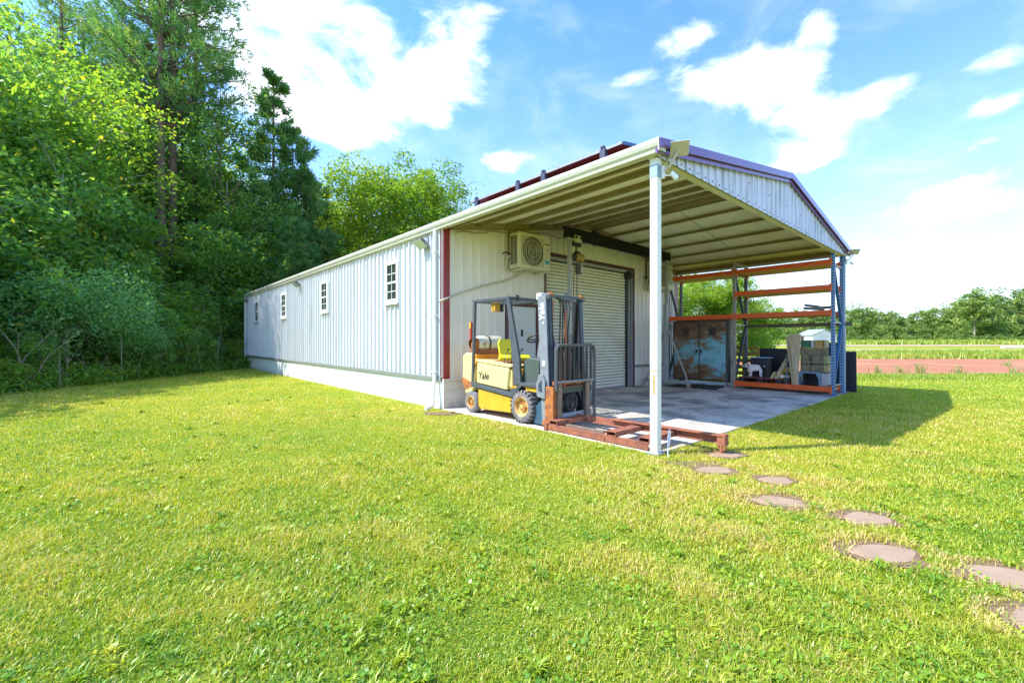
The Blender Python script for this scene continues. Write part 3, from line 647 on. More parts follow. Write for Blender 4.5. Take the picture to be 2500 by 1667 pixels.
# ------------------------------------------------------------------ condensers
def condenser(x0, x1, z0, z1, label, badge=True):
    ya, yb = 4.33, 4.66
    t = thing('air_conditioner', label, 'air conditioner', ((x0+x1)/2, YF, z0-.1), 'wall mounted condenser units')
    b = MB(); b.box(x0, x1, ya, yb, z0, z1); b.build('cabinet', acm, t, bevel=.018)
    fx, fz, R = x0+(x1-x0)*.41, (z0+z1)/2, min(.345, (z1-z0)*.43)
    b = MB(); b.box(x0+.06, x0+(x1-x0)*.78, ya-.006, ya, z0+.07, z1-.07); b.build('fan_panel', mat('fan_panel_tan', (.46, .42, .27), .5), t, bevel=.004)
    b = MB(); b.lathe((fx, ya-.008, fz), (0, -1, 0), [(0, .0), (R, 0.0), (R, .004)], 36); b.build('fan_recess', acdark, t)
    b = MB()
    for k in range(3):
        a = 2*pi*k/3+.4; c = Vector((fx, ya-.013, fz)); d = Vector((cos(a), 0, sin(a))); e = Vector((-sin(a), 0, cos(a)))
        b.add([c+d*.04-e*.03, c+d*R*.88-e*.10, c+d*R*.9+e*.10+Vector((0, -.006, 0)), c+d*.04+e*.03], [(0, 1, 2, 3)])
    b.lathe((fx, ya-.011, fz), (0, -1, 0), [(0, .008), (.06, .006), (.065, 0)], 16); b.build('fan_blade', mat('fan_grey', (.16, .13, .10), .5), t)
    b = MB()
    for k in range(-6, 7):
        x = fx+k*R/6.5; h = sqrt(max(0, R*R-(x-fx)**2)); b.box(x-.003, x+.003, ya-.028, ya-.022, fz-h, fz+h)
    for rr in (R, R*.72, R*.40):
        n = 40; b.tube([(fx+rr*cos(2*pi*k/n), ya-.025, fz+rr*sin(2*pi*k/n)) for k in range(n+1)], .004 if rr < R else .009, 5)
    b.build('fan_grille', acm, t)
    # side louvre on the left end
    nl = 13; b = MB()
    for ca, cb in ((ya+.07, ya+.165), (ya+.185, ya+.28)):
        for k in range(nl):
            zz = z0+.08+(z1-z0-.16)*k/nl; b.box(x0-.004, x0-.0005, ca, cb, zz+.012, zz+(z1-z0-.16)/nl)
    b.build('side_louvre', acdark, t)
    b = MB(); b.box(x1-(x1-x0)*.20, x1-.03, ya-.004, ya, z1-.19, z1-.165); b.build('badge', lettr, t)
    st = mat('energy_sticker_blue', (.05, .40, .60), .4)
    b = MB(); b.box(x1-(x1-x0)*.19, x1-.04, ya-.004, ya, z0+.17, z0+.25); s = b.build('sticker', st, t)
    b = MB(); b.box(x1-(x1-x0)*.17, x1-.06, ya-.006, ya-.003, z0+.185, z0+.20); b.box(x1-(x1-x0)*.11, x1-.07, ya-.006, ya-.003, z0+.205, z0+.225); b.build('sticker_print', mat('sticker_dark', (.02, .10, .16), .5), s)
    b = MB(); b.box(x1-(x1-x0)*.13, x1-.07, ya-.004, ya, fz+.08, fz+.11); b.build('rating_plate', mat('plate_brown', (.15, .12, .06), .5), t)
    for x in (x0+.12, x1-.15):
        b = MB(); b.box(x-.02, x+.02, ya+.02, YF-.03, z0-.05, z0-.006); b.box(x-.02, x+.02, YF-.06, YF-.02, z0-.06, z0+.50); b.build('wall_bracket', acm, t, bevel=.004)
    b = MB(); b.tube([(x0-.01, yb-.06, z0+.28), (x0-.08, yb-.04, z0+.26), (x0-.10, yb-.02, z0+.12), (x0-.09, YF-.05, z0+.0), (x0+.10, YF-.05, z0-.06), (x0+.35, YF-.06, z0-.07), (x0+.50, ya+.2, z0-.05)], .018, 8); b.build('refrigerant_pipe', acm, t, smooth=True)
    b = MB(); b.tube([(x0, yb-.04, z0+.34), (x0-.12, yb, z0+.36), (x0-.16, YF-.04, z0+.33)], .016, 6); b.build('power_cable', black, t, smooth=True)
    b = MB(); b.box(x0+.02, x0+.06, YF-.05, YF-.02, z0+.2, z1+.28); b.build('conduit', purl, t)
    return t
a1 = condenser(1.69, 2.70, 3.03, 3.83, 'cream air conditioner unit high on the front wall left of the roll-up door')
a2 = condenser(7.45, 8.46, 3.03, 3.83, 'cream air conditioner unit on the front wall right of the roll-up door')
b = MB(); b.tube([(2.05, YF-.07, 2.93), (1.6, YF-.05, 2.76), (1.0, YF-.045, 2.60), (.5, YF-.045, 2.44), (.13, YF-.05, 2.30), (-.05, YF-.06, 2.22), (-.08, YF+.05, 2.20)], .02, 8)
o = b.build('drain_pipe', mat('pipe_beige', (.50, .47, .36), .5, var=.1), None, smooth=True, loc=(.9, YF-.05, 2.2)); tag(o, 'beige pipe sloping across the front wall from the left air conditioner to the corner', 'pipe')
b = MB(); pts = []
for k in range(28):
    x = .2+k*.17; pts.append((x, YF-.13, min(rooftop(x)-.20, 4.02)-.03+.025*sin(k*1.3)))
b.tube(pts, .012, 6); o = b.build('overhead_cable', purl, None, smooth=True, loc=(2.5, YF-.1, 3.8)); tag(o, 'thin cable strung along the top of the front wall under the canopy', 'cable')
b = MB(); b.box(4.70, 4.92, YF-.20, YF-.05, 4.20, 4.36); b.box(4.78, 4.84, YF-.06, YF-.02, 4.15, 4.45)
o = b.build('security_light', black, None, bevel=.01, loc=(4.8, YF, 4.2)); tag(o, 'small black light high on the front wall under the ridge', 'light')

# ------------------------------------------------------------------ wall flood lights
def flood(y, label):
    t = thing('flood_light', label, 'flood light', (0, y, 3.42), 'flood lights under the gutter')
    c = Vector((-.17, y, 3.46)); d = Vector((-.62, 0, -.78)).normalized(); u = Vector((-.78, 0, .62)).normalized()
    b = MB(); b.box(-.06, -.01, y-.08, y+.08, 3.40, 3.58); b.build('back_box', greyst, t, bevel=.01)
    b = MB(); P = []
    for s, ww, hh in ((-.06, .10, .07), (.05, .19, .125)):
        for i, j in ((-1, -1), (1, -1), (1, 1), (-1, 1)): P.append(c+d*s+Vector((0, 1, 0))*ww*i+u*hh*j)
    b.add(P, [(0, 3, 2, 1), (4, 5, 6, 7), (0, 1, 5, 4), (1, 2, 6, 5), (2, 3, 7, 6), (3, 0, 4, 7)]); b.build('housing', mat('bronze_grey', (.13, .13, .14), .45), t, bevel=.01)
    b = MB(); b.obox(c+d*.055, (0, 1, 0), u, d, .34, .21, .012); b.build('lens', mat('lens_pale', (.55, .62, .62), .15), t, bevel=.004)
flood(5.35, 'large flood light on the left wall nearest the canopy corner')
flood(14.2, 'flood light midway along the left wall under the gutter')
flood(22.95, 'flood light at the far end of the left wall beside the forest')

# ------------------------------------------------------------------ solar lamps on the canopy posts
def solar_lamp(p, s, label, mirror=1):
    p = Vector(p); t = thing('solar_lamp', label, 'solar lamp', p, 'solar lamps on the canopy posts')
    o = lambda x, y, z: p+Vector((x*mirror, y, z))*s
    sm = mat('lamp_cream', (.50, .45, .37), .45, var=.06)
    b = MB(); b.obox(o(.0, -.03, 0), (1, 0, 0), (0, 1, 0), (0, 0, 1), .06*s, .05*s, .22*s); b.build('bracket', winw, t, bevel=.004)
    b = MB(); b.tube([o(0, -.06, .02), o(.04, -.14, .10), o(.10, -.26, .33)], .020*s, 8); b.build('arm', sm, t, smooth=True)
    n = Vector((.55, .42, .70)).normalized(); a = Vector((.75, -.55, .30)); a = (a-n*a.dot(n)).normalized(); e = n.cross(a)
    b = MB(); b.obox(o(.11, -.28, .37), a, e, n, .31*s, .27*s, .022*s); pn = b.build('panel', sm, t, bevel=.004)
    b = MB(); b.obox(Vector(o(.11, -.28, .37))+n*.013*s, a, e, n, .28*s, .24*s, .004*s); b.build('solar_cell', sp_top, pn)
    b = MB(); b.tube([o(0, -.05, -.06), o(.07, -.12, -.06)], .016*s, 8); b.build('swivel', winw, t, smooth=True)
    b = MB(); d = Vector((.35*mirror, -.55, -.75)).normalized(); b.tube([Vector(o(.10, -.13, -.01)), Vector(o(.10, -.13, -.01))+d*.15*s], .045*s, 14)
    h = b.build('lamp_head', winw, t, smooth=True)
    b = MB(); b.tube([o(0, -.05, .0), o(-.02, -.12, .16), o(.06, -.2, .22)], .004*s, 5); b.build('lead', winw, t)
solar_lamp((.10, 0, 3.47), .70, 'solar lamp with tilted square panel on the near canopy post')
solar_lamp((W-.02, 0, 3.50), .66, 'solar lamp on the far right canopy post against the sky')

# ------------------------------------------------------------------ gantry crane
gc = thing('gantry_crane', 'black beam gantry crane on casters standing in front of the roll-up door', 'crane', (5.1, 3.9, 0.02))
CY = 3.9
b = MB(); b.box(2.68, 7.42, CY-.055, CY+.055, 4.005, 4.02); b.box(2.68, 7.42, CY-.055, CY+.055, 3.765, 3.78); b.box(2.68, 7.42, CY-.006, CY+.006, 3.78, 4.005)
b.box(2.68, 7.42, CY-.045, CY-.006, 3.78, 4.005)
b.build('beam', crane_b, gc)
for sx, lx in ((-1, 2.86), (1, 7.27)):
    b = MB(); b.box(lx-.10, lx-.02, CY-.05, CY+.05, .20, 2.5); b.build('outer_leg', greyst, gc, bevel=.006)
    lg = MB(); lg.box(lx-.01, lx+.06, CY-.045, CY+.045, .20, 3.72); lg = lg.build('leg', galv, gc, bevel=.006)
    b = MB()
    for k in range(22): b.cyl((lx+.025, CY-.0475, .5+k*.148), (lx+.025, CY-.045, .5+k*.148), .011, 8)
    o = b.build('pin_holes', black, lg); o['kind'] = 'stuff'
    b = MB(); b.box(lx-.14, lx+.09, CY-.10, CY+.10, 3.72, 3.765); b.build('top_plate', galv, gc, bevel=.004)
    b = MB(); b.box(lx-.05, lx+.05, 3.16, 4.62, .15, .24); b.build('foot_beam', greyst, gc, bevel=.006)
    for s in (-1, 1):
        b = MB(); b.bar((lx, CY+s*.66, .24), (lx, CY+s*.06, 1.72 if sx > 0 else 1.55), .035, .035); b.build('brace', greyst if s > 0 else galv, gc, bevel=.004)
        b = MB(); y = CY+s*.68; b.box(lx-.05, lx+.05, y-.045, y+.045, .14, .15); b.box(lx-.045, lx-.035, y-.03, y+.03, .05, .14); b.box(lx+.035, lx+.045, y-.03, y+.03, .05, .14)
        cs = b.build('caster', galv, gc)
        b = MB(); b.lathe((lx-.022, y, .085), (1, 0, 0), [(0, 0), (.055, 0), (.062, .008), (.062, .036), (.055, .044), (0, .044)], 18); b.build('wheel', mat('caster_rust', (.35, .14, .08), .7) if s < 0 else winw, cs, smooth=True)
# chain hoist
hx = 3.12
hz = -.06
ho = thing('chain_hoist', 'old yellow electric chain hoist hanging from a trolley on the crane beam', 'hoist', (hx, CY, 3.0))
b = MB(); b.box(hx-.14, hx+.12, CY-.08, CY-.058, 3.70, 3.86); b.box(hx-.14, hx+.12, CY+.058, CY+.08, 3.70, 3.86); b.build('trolley_plate', mat('trolley_cream', (.5, .48, .36), .5), ho, bevel=.008)
for dx in (-.09, .07):
    b = MB(); b.lathe((hx+dx, CY-.10, 3.81), (0, 1, 0), [(0, 0), (.035, 0), (.035, .05), (0, .05)], 14); b.build('trolley_wheel', black, ho)
b = MB(); b.box(hx-.16, hx+.14, CY-.05, CY+.05, 3.62, 3.70); b.build('trolley_block', black, ho, bevel=.01)
b = MB()
for k in range(3):
    zc = 3.60-k*.055; n = 14
    b.tube([((hx+(.022*cos(2*pi*i/n) if k % 2 == 0 else 0)), CY+(.022*cos(2*pi*i/n) if k % 2 else 0), zc+.036*sin(2*pi*i/n)) for i in range(n+1)], .009, 6)
b.build('top_hook', black, ho, smooth=True)
ym = mat('hoist_ochre', (.36, .26, .07), .5, var=.3, vscale=14, second=(.08, .06, .03), sscale=18, smin=.5, smax=.6)
b = MB(); b.lathe((hx-.05, CY, 3.36), (1, 0, 0), [(0, 0), (.075, .0), (.10, .03), (.105, .10), (.07, .115), (.07, .13), (.105, .145), (.11, .24), (.08, .28), (0, .285)], 20); b.build('motor_housing', ym, ho, smooth=True)
b = MB(); b.lathe((hx-.05, CY, 3.36), (-1, 0, 0), [(0.08, -.005), (.085, .02), (.07, .06), (.075, .10), (.05, .13), (0, .135)], 18); b.build('gear_cover', black, ho, smooth=True)
b = MB(); b.box(hx-.03, hx+.09, CY-.06, CY+.06, 3.42, 3.50); b.build('hook_mount', black, ho, bevel=.015)
b = MB(); b.box(hx+.02, hx+.19, CY-.06, CY+.06, 2.98, 3.22); b.build('chain_container', mat('chain_bag', (.10, .10, .09), .7, var=.3, vscale=20), ho, bevel=.03)
b = MB(); b.tube([(hx+.12, CY-.07, 3.0), (hx+.15, CY-.075, 3.10), (hx+.12, CY-.07, 3.2), (hx+.09, CY-.075, 3.10), (hx+.12, CY-.07, 3.0)], .009, 6); b.build('chain_loop', winw, ho)
b = MB(); b.tube([(hx+.03, CY, 3.28), (hx+.035, CY, 2.2), (hx+.02, CY-.02, 1.75), (hx+.02, CY, 1.6)], .009, 6); b.tube([(hx-.06, CY, 3.3), (hx-.10, CY, 2.5), (hx-.04, CY, 1.7), (hx+.10, CY, 1.35), (hx+.06, CY, 1.25)], .008, 6)
b.tube([(hx+.02, CY, 1.62), (hx+.14, CY, 1.5), (hx+.22, CY, 1.2)], .016, 6); b.build('control_cable', black, ho, smooth=True)
b = MB(); b.obox((hx+.02, CY, 1.55), (1, 0, 0), (0, 1, 0), (.1, 0, 1), .05, .05, .16); b.build('pendant', black, ho, bevel=.01)

# ------------------------------------------------------------------ forklift
fk = thing('forklift', 'worn yellow and grey forklift parked at the canopy corner with seat facing the mast', 'forklift', (.62, 3.1, .022))
Z0 = .022
def wheel(cx0, cx1, y, z, R, rr, name='wheel', lugs=0):
    s = 1 if cx1 > cx0 else -1; w = abs(cx1-cx0)
    b = MB(); b.lathe((cx0, y, z), (s, 0, 0), [(rr, .012), (rr+.01, 0), (R-.03, 0.0), (R-.008, .012), (R, .03), (R, w-.03), (R-.01, w-.01), (R-.03, w), (rr, w)], 40)
    wh = b.build(name, tyre, fk, smooth=True)
    if lugs:
        b = MB()
        for k in range(lugs):
            a = 2*pi*k/lugs; c = Vector((cx0+s*w*.28, y+cos(a)*(R+.001), z+sin(a)*(R+.001)))
            rad = Vector((0, cos(a), sin(a))); tan = Vector((0, -sin(a), cos(a)))
            b.obox(c, Vector((1, 0, 0))*s+tan*.25, tan, rad, w*.42, .020, .006)
            b.obox(c+Vector((-s*w*.27, 0, 0))-rad*.018, (1, 0, 0), tan, rad, .012, .020, .045)
        b.build('tread_groove', black, wh)
    b = MB(); b.lathe((cx0, y, z), (s, 0, 0), [(rr+.006, .004), (rr, .0), (rr-.02, .012), (rr-.03, .055), (rr*.45, .06), (rr*.42, .03), (rr*.20, .028), (rr*.18, .012), (0, .012)], 28)
    rm = b.build('rim', mat('rim_yellow', (.66, .46, .16), .5, var=.2, vscale=9, second=(.42, .15, .04), sscale=9, smin=.46, smax=.58), wh, smooth=True)
    b = MB()
    for k in range(6):
        a = 2*pi*k/6; b.cyl((cx0+s*.012, y+cos(a)*rr*.34, z+sin(a)*rr*.34), (cx0+s*.032, y+cos(a)*rr*.34, z+sin(a)*rr*.34), .012, 6)
    b.build('lug_nut', rusto, wh)
wheel(.10, .34, 2.55, Z0+.275, .275, .165, lugs=22); wheel(1.12, .88, 2.55, Z0+.275, .275, .165, lugs=22)
wheel(.12, .29, 4.0, Z0+.205, .205, .115); wheel(1.10, .93, 4.0, Z0+.205, .205, .115)
b = MB(); b.prism([(3.93, .50), (3.93, 1.16), (4.18, 1.17), (4.29, 1.12), (4.30, .62), (4.24, .52), (4.20, .36), (3.98, .42)], .14, 1.10, 'x'); b.build('counterweight', cream, fk, bevel=.035, seg=3)
b = MB(); b.prism([(4.245, .50), (4.306, .60), (4.306, .70), (4.10, .64), (3.96, .60), (3.96, .52), (4.19, .44)], .135, 1.105, 'x'); b.build('bumper_band', rusto, fk, bevel=.01)
b = MB(); b.box(.30, .94, 3.85, 4.2, .22, .5); b.build('rear_axle', black, fk, bevel=.02)
b = MB(); b.prism([(2.86, .15), (3.72, .12), (3.80, .17), (3.80, .50), (2.84, .42)], .15, 1.09, 'x'); b.build('lower_body', yellow, fk, bevel=.02)
# slanted step frame
b = MB(); b.prism([(3.98, .60), (2.95, .515), (2.84, .50), (2.60, .70), (2.20, .70), (2.20, .64), (2.57, .64), (2.82, .425), (2.95, .44), (3.99, .53)], .125, 1.115, 'x'); b.build('step_rail', fgrey, fk, bevel=.008)
b = MB(); b.box(.2, 1.04, 2.22, 2.95, .52, .56); b.build('floor_plate', fgrey, fk)
b = MB(); b.prism([(3.86, .60), (2.97, .53), (2.955, .66), (2.92, .88), (2.94, .93), (3.84, 1.00)], .155, 1.085, 'x'); hood = b.build('hood', cream, fk, bevel=.03, seg=3)
b = MB(); b.prism([(3.87, 1.005), (2.90, .935), (2.86, .945), (2.86, .965), (2.92, .98), (3.87, 1.055)], .145, 1.09, 'x'); b.build('hood_top', cream, fk, bevel=.02, seg=3)
b = MB(); b.box(.30, .95, 3.0, 3.6, 1.0, 1.035); b.build('seat_well', mat('well_brown', (.20, .08, .03), .7), fk, bevel=.01)
b = MB(); b.prism([(2.955, .55), (2.955, .93), (2.80, .90), (2.74, .80), (2.74, .58)], .20, 1.04, 'x'); fpn = b.build('hood_front', yellow, fk, bevel=.02)
for y in (2.93, 2.89):
    b = MB(); b.box(.192, .2, y-.012, y+.012, .60, .90); b.build('vent_bar', cream, fk)
b = MB(); b.box(.16, 1.08, 3.86, 4.12, .95, 1.14); b.build('tank_shelf', mat('orange_shelf', (.65, .24, .02), .45, var=.1), fk, bevel=.015)
text_mesh('Yale', .185, .002, 'lettering', lettr, fk, frame_mtx((.153, 3.80, .69), (0, -1, 0), (0, 0, 1)), shear=.18, offset=.004)
# lpg tank lying crosswise
b = MB(); tx0 = .22
b.lathe((tx0, 4.05, 1.345), (1, 0, 0), [(0, .04), (.06, .045), (.12, .07), (.145, .12), (.15, .16), (.15, .62), (.14, .68), (.10, .72), (0, .74)], 28); tk = b.build('gas_tank', tank, fk, smooth=True)
b = MB(); b.lathe((tx0-.03, 4.05, 1.345), (1, 0, 0), [(.10, 0), (.115, 0), (.118, .10), (.105, .10)], 20); b.cyl((tx0-.02, 4.05, 1.345), (tx0+.06, 4.05, 1.345), .03, 10); b.build('tank_collar', rusto, tk)
for x in (tx0+.30, tx0+.33):
    pass
b = MB(); b.lathe((tx0+.30, 4.05, 1.345), (1, 0, 0), [(.152, 0), (.157, .0), (.157, .035), (.152, .035)], 28); b.build('strap', black, tk)
b = MB(); b.prism([(3.90, 1.14), (4.22, 1.14), (4.20, 1.24), (4.13, 1.21), (4.05, 1.195), (3.97, 1.21), (3.92, 1.24)], tx0+.05, tx0+.70, 'x'); b.build('tank_cradle', rust, fk)
b = MB(); b.tube([(tx0-.02, 4.05, 1.36), (tx0-.07, 4.0, 1.28), (tx0-.03, 3.95, 1.18), (tx0+.1, 3.93, 1.15)], .014, 8); b.build('gas_hose', rusto, fk, smooth=True)
# seat: shell back and cushion
b = MB(); V = []; F = []; nx, nz = 9, 9
for layer in (0, 1):
    for j in range(nz+1):
        v = j/nz; half = .23*(1-.10*v)*(1 if v < .75 else sqrt(max(.05, 1-((v-.75)/.25)**2*.45)))
        for i in range(nx+1):
            u = -1+2*i/nx; V.append((.62+u*half, 3.50+.10*v-.05*(abs(u)**3)-(.035 if layer == 0 else 0), 1.06+.37*v))
n = (nx+1)*(nz+1)
for j in range(nz):
    for i in range(nx):
        a = j*(nx+1)+i; F.append((a, a+1, a+nx+2, a+nx+1)); F.append((n+a+nx+1, n+a+nx+2, n+a+1, n+a))
for i in range(nx):
    F.append((i+1, i, n+i, n+i+1)); a = nz*(nx+1)+i; F.append((a, a+1, n+a+1, n+a))
for j in range(nz):
    a = j*(nx+1); F.append((a, a+nx+1, n+a+nx+1, n+a)); a += nx; F.append((a+nx+1, a, n+a, n+a+nx+1))
b.add(V, F); b.build('seat_back', yseat, fk, smooth=True)
b = MB(); b.box(.40, .85, 3.05, 3.52, 1.03, 1.10); b.build('seat_cushion', yseat, fk, bevel=.03, seg=3)
for x in (.385, .86):
    b = MB(); b.box(x-.02, x+.02, 3.12, 3.45, 1.08, 1.14); b.build('hip_restraint', yseat, fk, bevel=.015)
# levers beside the hood
for k, (x, y) in enumerate(((.23, 3.14), (.26, 3.08), (.29, 3.03), (.33, 2.98))):
    b = MB(); b.tube([(x, y, 1.0), (x, y-.03, 1.08), (x+.04, y+.01, 1.14), (x+.06, y-.05-.03*k, 1.23)], .008, 6); lv = b.build('lever', black, fk, smooth=True)
    b = MB(); b.lathe((x+.06, y-.05-.03*k, 1.225), (0, 0, 1), [(0, 0), (.016, .006), (.02, .018), (.014, .034), (0, .038)], 10); b.build('lever_knob', black, lv, smooth=True)
# dash, column, steering wheel
b = MB(); b.prism([(2.24, .55), (2.24, 1.10), (2.50, 1.12), (2.62, 1.05), (2.66, .72), (2.50, .55)], .22, 1.05, 'x'); b.build('dashboard', mat('dash_green_grey', (.075, .095, .085), .5, var=.2), fk, bevel=.02)
b = MB(); b.prism([(2.30, 1.09), (2.42, 1.40), (2.52, 1.38), (2.58, 1.08)], .48, .74, 'x'); b.build('steering_cowl', mastg, fk, bevel=.02)
b = MB(); b.cyl((.61, 2.5, 1.36), (.61, 2.66, 1.43), .035, 10); b.build('steering_column', black, fk, smooth=True)
c = Vector((.61, 2.68, 1.45)); nn = Vector((0, .42, .9)).normalized(); e1 = Vector((1, 0, 0)); e2 = nn.cross(e1)
b = MB(); b.tube([c+(e1*cos(2*pi*k/32)+e2*sin(2*pi*k/32))*.185 for k in range(33)], .014, 8); sw = b.build('steering_wheel', black, fk, smooth=True)
b = MB()
for a in (.5, 2.6, 4.7): b.tube([c-nn*.03, c+(e1*cos(a)+e2*sin(a))*.18], .011, 6)
b.lathe(c-nn*.05, nn, [(0, 0), (.045, 0), (.04, .04), (0, .05)], 12); b.build('spoke', black, sw)
b = MB(); b.lathe(c-e1*.185+nn*.01, nn, [(0, 0), (.025, .0), (.03, .03), (.02, .06), (0, .065)], 12); b.build('spinner_knob', mat('knob_tan', (.5, .35, .15), .4), sw, smooth=True)
# overhead guard
gt = 2.135+Z0
for x in (.155, 1.075):
    b = MB(); b.bar((x, 3.97, .56), (x, 3.90, gt), .05, .055, up=(0, 1, 0)); b.build('rear_pillar', fgrey, fk, bevel=.008)
    b = MB(); b.prism([(2.97, gt), (2.90, gt), (2.63, 1.10), (2.60, .68), (2.79, .62), (2.80, 1.02)], x-.025, x+.025, 'x'); b.build('front_pillar', fgrey, fk, bevel=.008)
    b = MB(); b.box(x-.03, x+.03, 2.92, 3.94, gt-.035, gt+.02); b.build('guard_rail', fgrey, fk, bevel=.008)
b = MB(); b.box(.18, 1.05, 2.92, 2.97, gt-.035, gt+.015); b.build('front_crossbar', fgrey, fk, bevel=.008)
b = MB(); b.box(.18, 1.05, 3.88, 3.94, gt-.035, gt+.015); b.build('rear_crossbar', fgrey, fk, bevel=.008)
for k in range(7):
    b = MB(); x = .27+k*.115; b.box(x-.014, x+.014, 2.97, 3.88, gt-.03, gt-.005); b.build('roof_bar', fgrey, fk)
for k in range(6):
    b = MB(); y = 3.05+k*.14; b.box(.18, 1.05, y-.012, y+.012, gt-.005, gt+.006); b.build('roof_slat', mastg, fk)
b = MB(); b.lathe((.25, 2.86, gt+.0), (.35, -.2, -.1), [(0, 0), (.05, .005), (.055, .05), (.045, .06)], 16); b.build('work_light', black, fk, smooth=True)
b = MB(); b.lathe((.25, 2.86, gt+.0), (.35, -.2, -.1), [(0, .062), (.045, .06)], 16); b.build('work_light_lens', winw, fk)
b = MB(); b.box(.42, .55, 3.62, 3.74, gt-.20, gt-.04); b.build('fuse_box', mat('box_amber', (.6, .33, .05), .5), fk, bevel=.01)
b = MB(); b.box(.55, .62, 3.60, 3.72, gt-.20, gt-.06); b.build('mirror', black, fk, bevel=.01)
b = MB(); b.box(.13, .18, 4.0, 4.05, 1.42, 1.76); tl = b.build('tail_light', mat('light_red', (.45, .04, .03), .3), fk, bevel=.01)
b = MB(); b.box(.126, .13, 4.0, 4.05, 1.64, 1.75); b.build('amber_lens', mat('light_amber', (.75, .35, .03), .3), tl)
# mast, slightly raked back towards the seat
def mx(x0, x1, y0, y1, z0, z1, name, m, lean=-.05, bv=.006, parent=None):
    b = MB(); s = lean*(z0-1.2); e = lean*(z1-1.2)
    b.add([(x0, y0-s, z0), (x1, y0-s, z0), (x1, y1-s, z0), (x0, y1-s, z0), (x0, y0-e, z1), (x1, y0-e, z1), (x1, y1-e, z1), (x0, y1-e, z1)],
          [(0, 3, 2, 1), (4, 5, 6, 7), (0, 1, 5, 4), (1, 2, 6, 5), (2, 3, 7, 6), (3, 0, 4, 7)])
    return b.build(name, m, parent or fk, bevel=bv)
for s, x in ((1, .155), (-1, 1.055)):
    # outer channel: web plus two flanges
    mx(x-.012*s, x+.006*s, 1.98, 2.16, .12, 2.12, 'outer_mast', mastg)
    mx(x+.006*s, x+.06*s, 1.98, 1.996, .12, 2.12, 'mast_flange', fblue)
    mx(x+.006*s, x+.06*s, 2.144, 2.16, .12, 2.12, 'mast_flange', fblue)
    mx(x+.035*s, x+.05*s, 2.0, 2.14, .18, 2.10, 'inner_mast', fblue)
    mx(x+.05*s, x+.10*s, 1.965, 1.985, .18, 2.14, 'inner_mast', fblue)
    mx(x+.115*s, x+.13*s, 1.97, 2.12, .18, 2.08, 'inner_mast', black)
    for k in (0, 1):
        b = MB(); b.lathe((x+(.06+.03*k)*s-.01, 2.0, 2.13), (1, 0, 0), [(0, 0), (.045, 0), (.045, .022), (0, .022)], 16); b.build('chain_roller', rusto, fk)
    b = MB(); b.cyl((x+.17*s, 2.10+.05, .3), (x+.17*s, 2.05, 2.05), .028, 12); b.build('lift_cylinder', mat('cylinder_rust', (.28, .12, .06), .4) if s > 0 else black, fk, smooth=True)
b = MB(); b.prism([(.16, 2.06), (.36, 2.10), (.50, 2.05), (.72, 2.05), (.86, 2.10), (1.05, 2.06), (1.05, 2.14), (.16, 2.14)], 1.96, 2.06, 'y'); b.build('top_crossmember', fgrey, fk, bevel=.008)
mx(.16, 1.05, 2.06, 2.12, 1.25, 1.33, 'crossmember', fgrey); mx(.16, 1.05, 2.06, 2.12, .30, .42, 'crossmember', fgrey)
b = MB()
for k, x in enumerate((.50, .54, .60, .66, .72)):
    b.tube([(x, 2.05, 2.08), (x+.02*sin(k*2), 2.03, 1.95), (x+.03*sin(k), 2.04, 1.6), (x-.02*cos(k*3), 2.05, 1.2), (x+.02*sin(k*5), 2.05, .8), (x, 2.06, .5)], .012, 6)
b.build('hose', black, fk, smooth=True)
b = MB(); b.tube([(.62, 2.03, 1.9), (.63, 2.03, 1.3), (.62, 2.04, .6)], .022, 8); b.build('centre_ram', mat('ram_orange', (.40, .13, .05), .5), fk, smooth=True)
b = MB(); b.prism([(.15, 2.06), (.50, 2.06), (.52, 2.10), (.50, 2.17), (.15, 2.17)], 2.13, 2.25, 'y'); b.build('foam_guard', mat('foam_white', (.75, .76, .72), .6), fk, bevel=.02)
b = MB(); b.prism([(2.0, .48), (2.18, .50), (2.20, .70), (2.14, .86), (2.06, .86), (2.0, .76)], .10, .142, 'x'); br = b.build('tilt_bracket', mastg, fk, bevel=.008)
b = MB(); b.prism([(2.06, .58), (2.14, .60), (2.14, .70), (2.07, .78)], .096, .101, 'x'); b.build('bracket_slot', fblue, br)
b = MB(); b.cyl((.17, 2.2, .66), (.20, 2.55, .62), .032, 12); b.build('tilt_cylinder', rusto, fk, smooth=True)
b = MB(); b.prism([(2.0, .05), (2.30, .06), (2.26, .34), (2.10, .48), (1.98, .48)], .16, .19, 'x'); b.build('mast_shoe', mat('shoe_blue', (.04, .09, .14), .45), fk)
b = MB(); b.box(.135, .1395, 2.03, 2.09, 1.0, 1.08); b.build('decal', lettw, fk)
# lettering runs up the outer mast
text_mesh('Yale', .165, .0015, 'lettering', lettw, fk, frame_mtx((.1405, 2.045, 1.72), (0, .05, 1), (0, 1, -.05)), shear=.12, offset=.0025)
b = MB(); n = 18; b.tube([(.139, 2.075+.018*cos(2*pi*k/n), 1.68+.018*sin(2*pi*k/n)) for k in range(n+1)], .006, 5); b.build('emblem', lettw, fk)
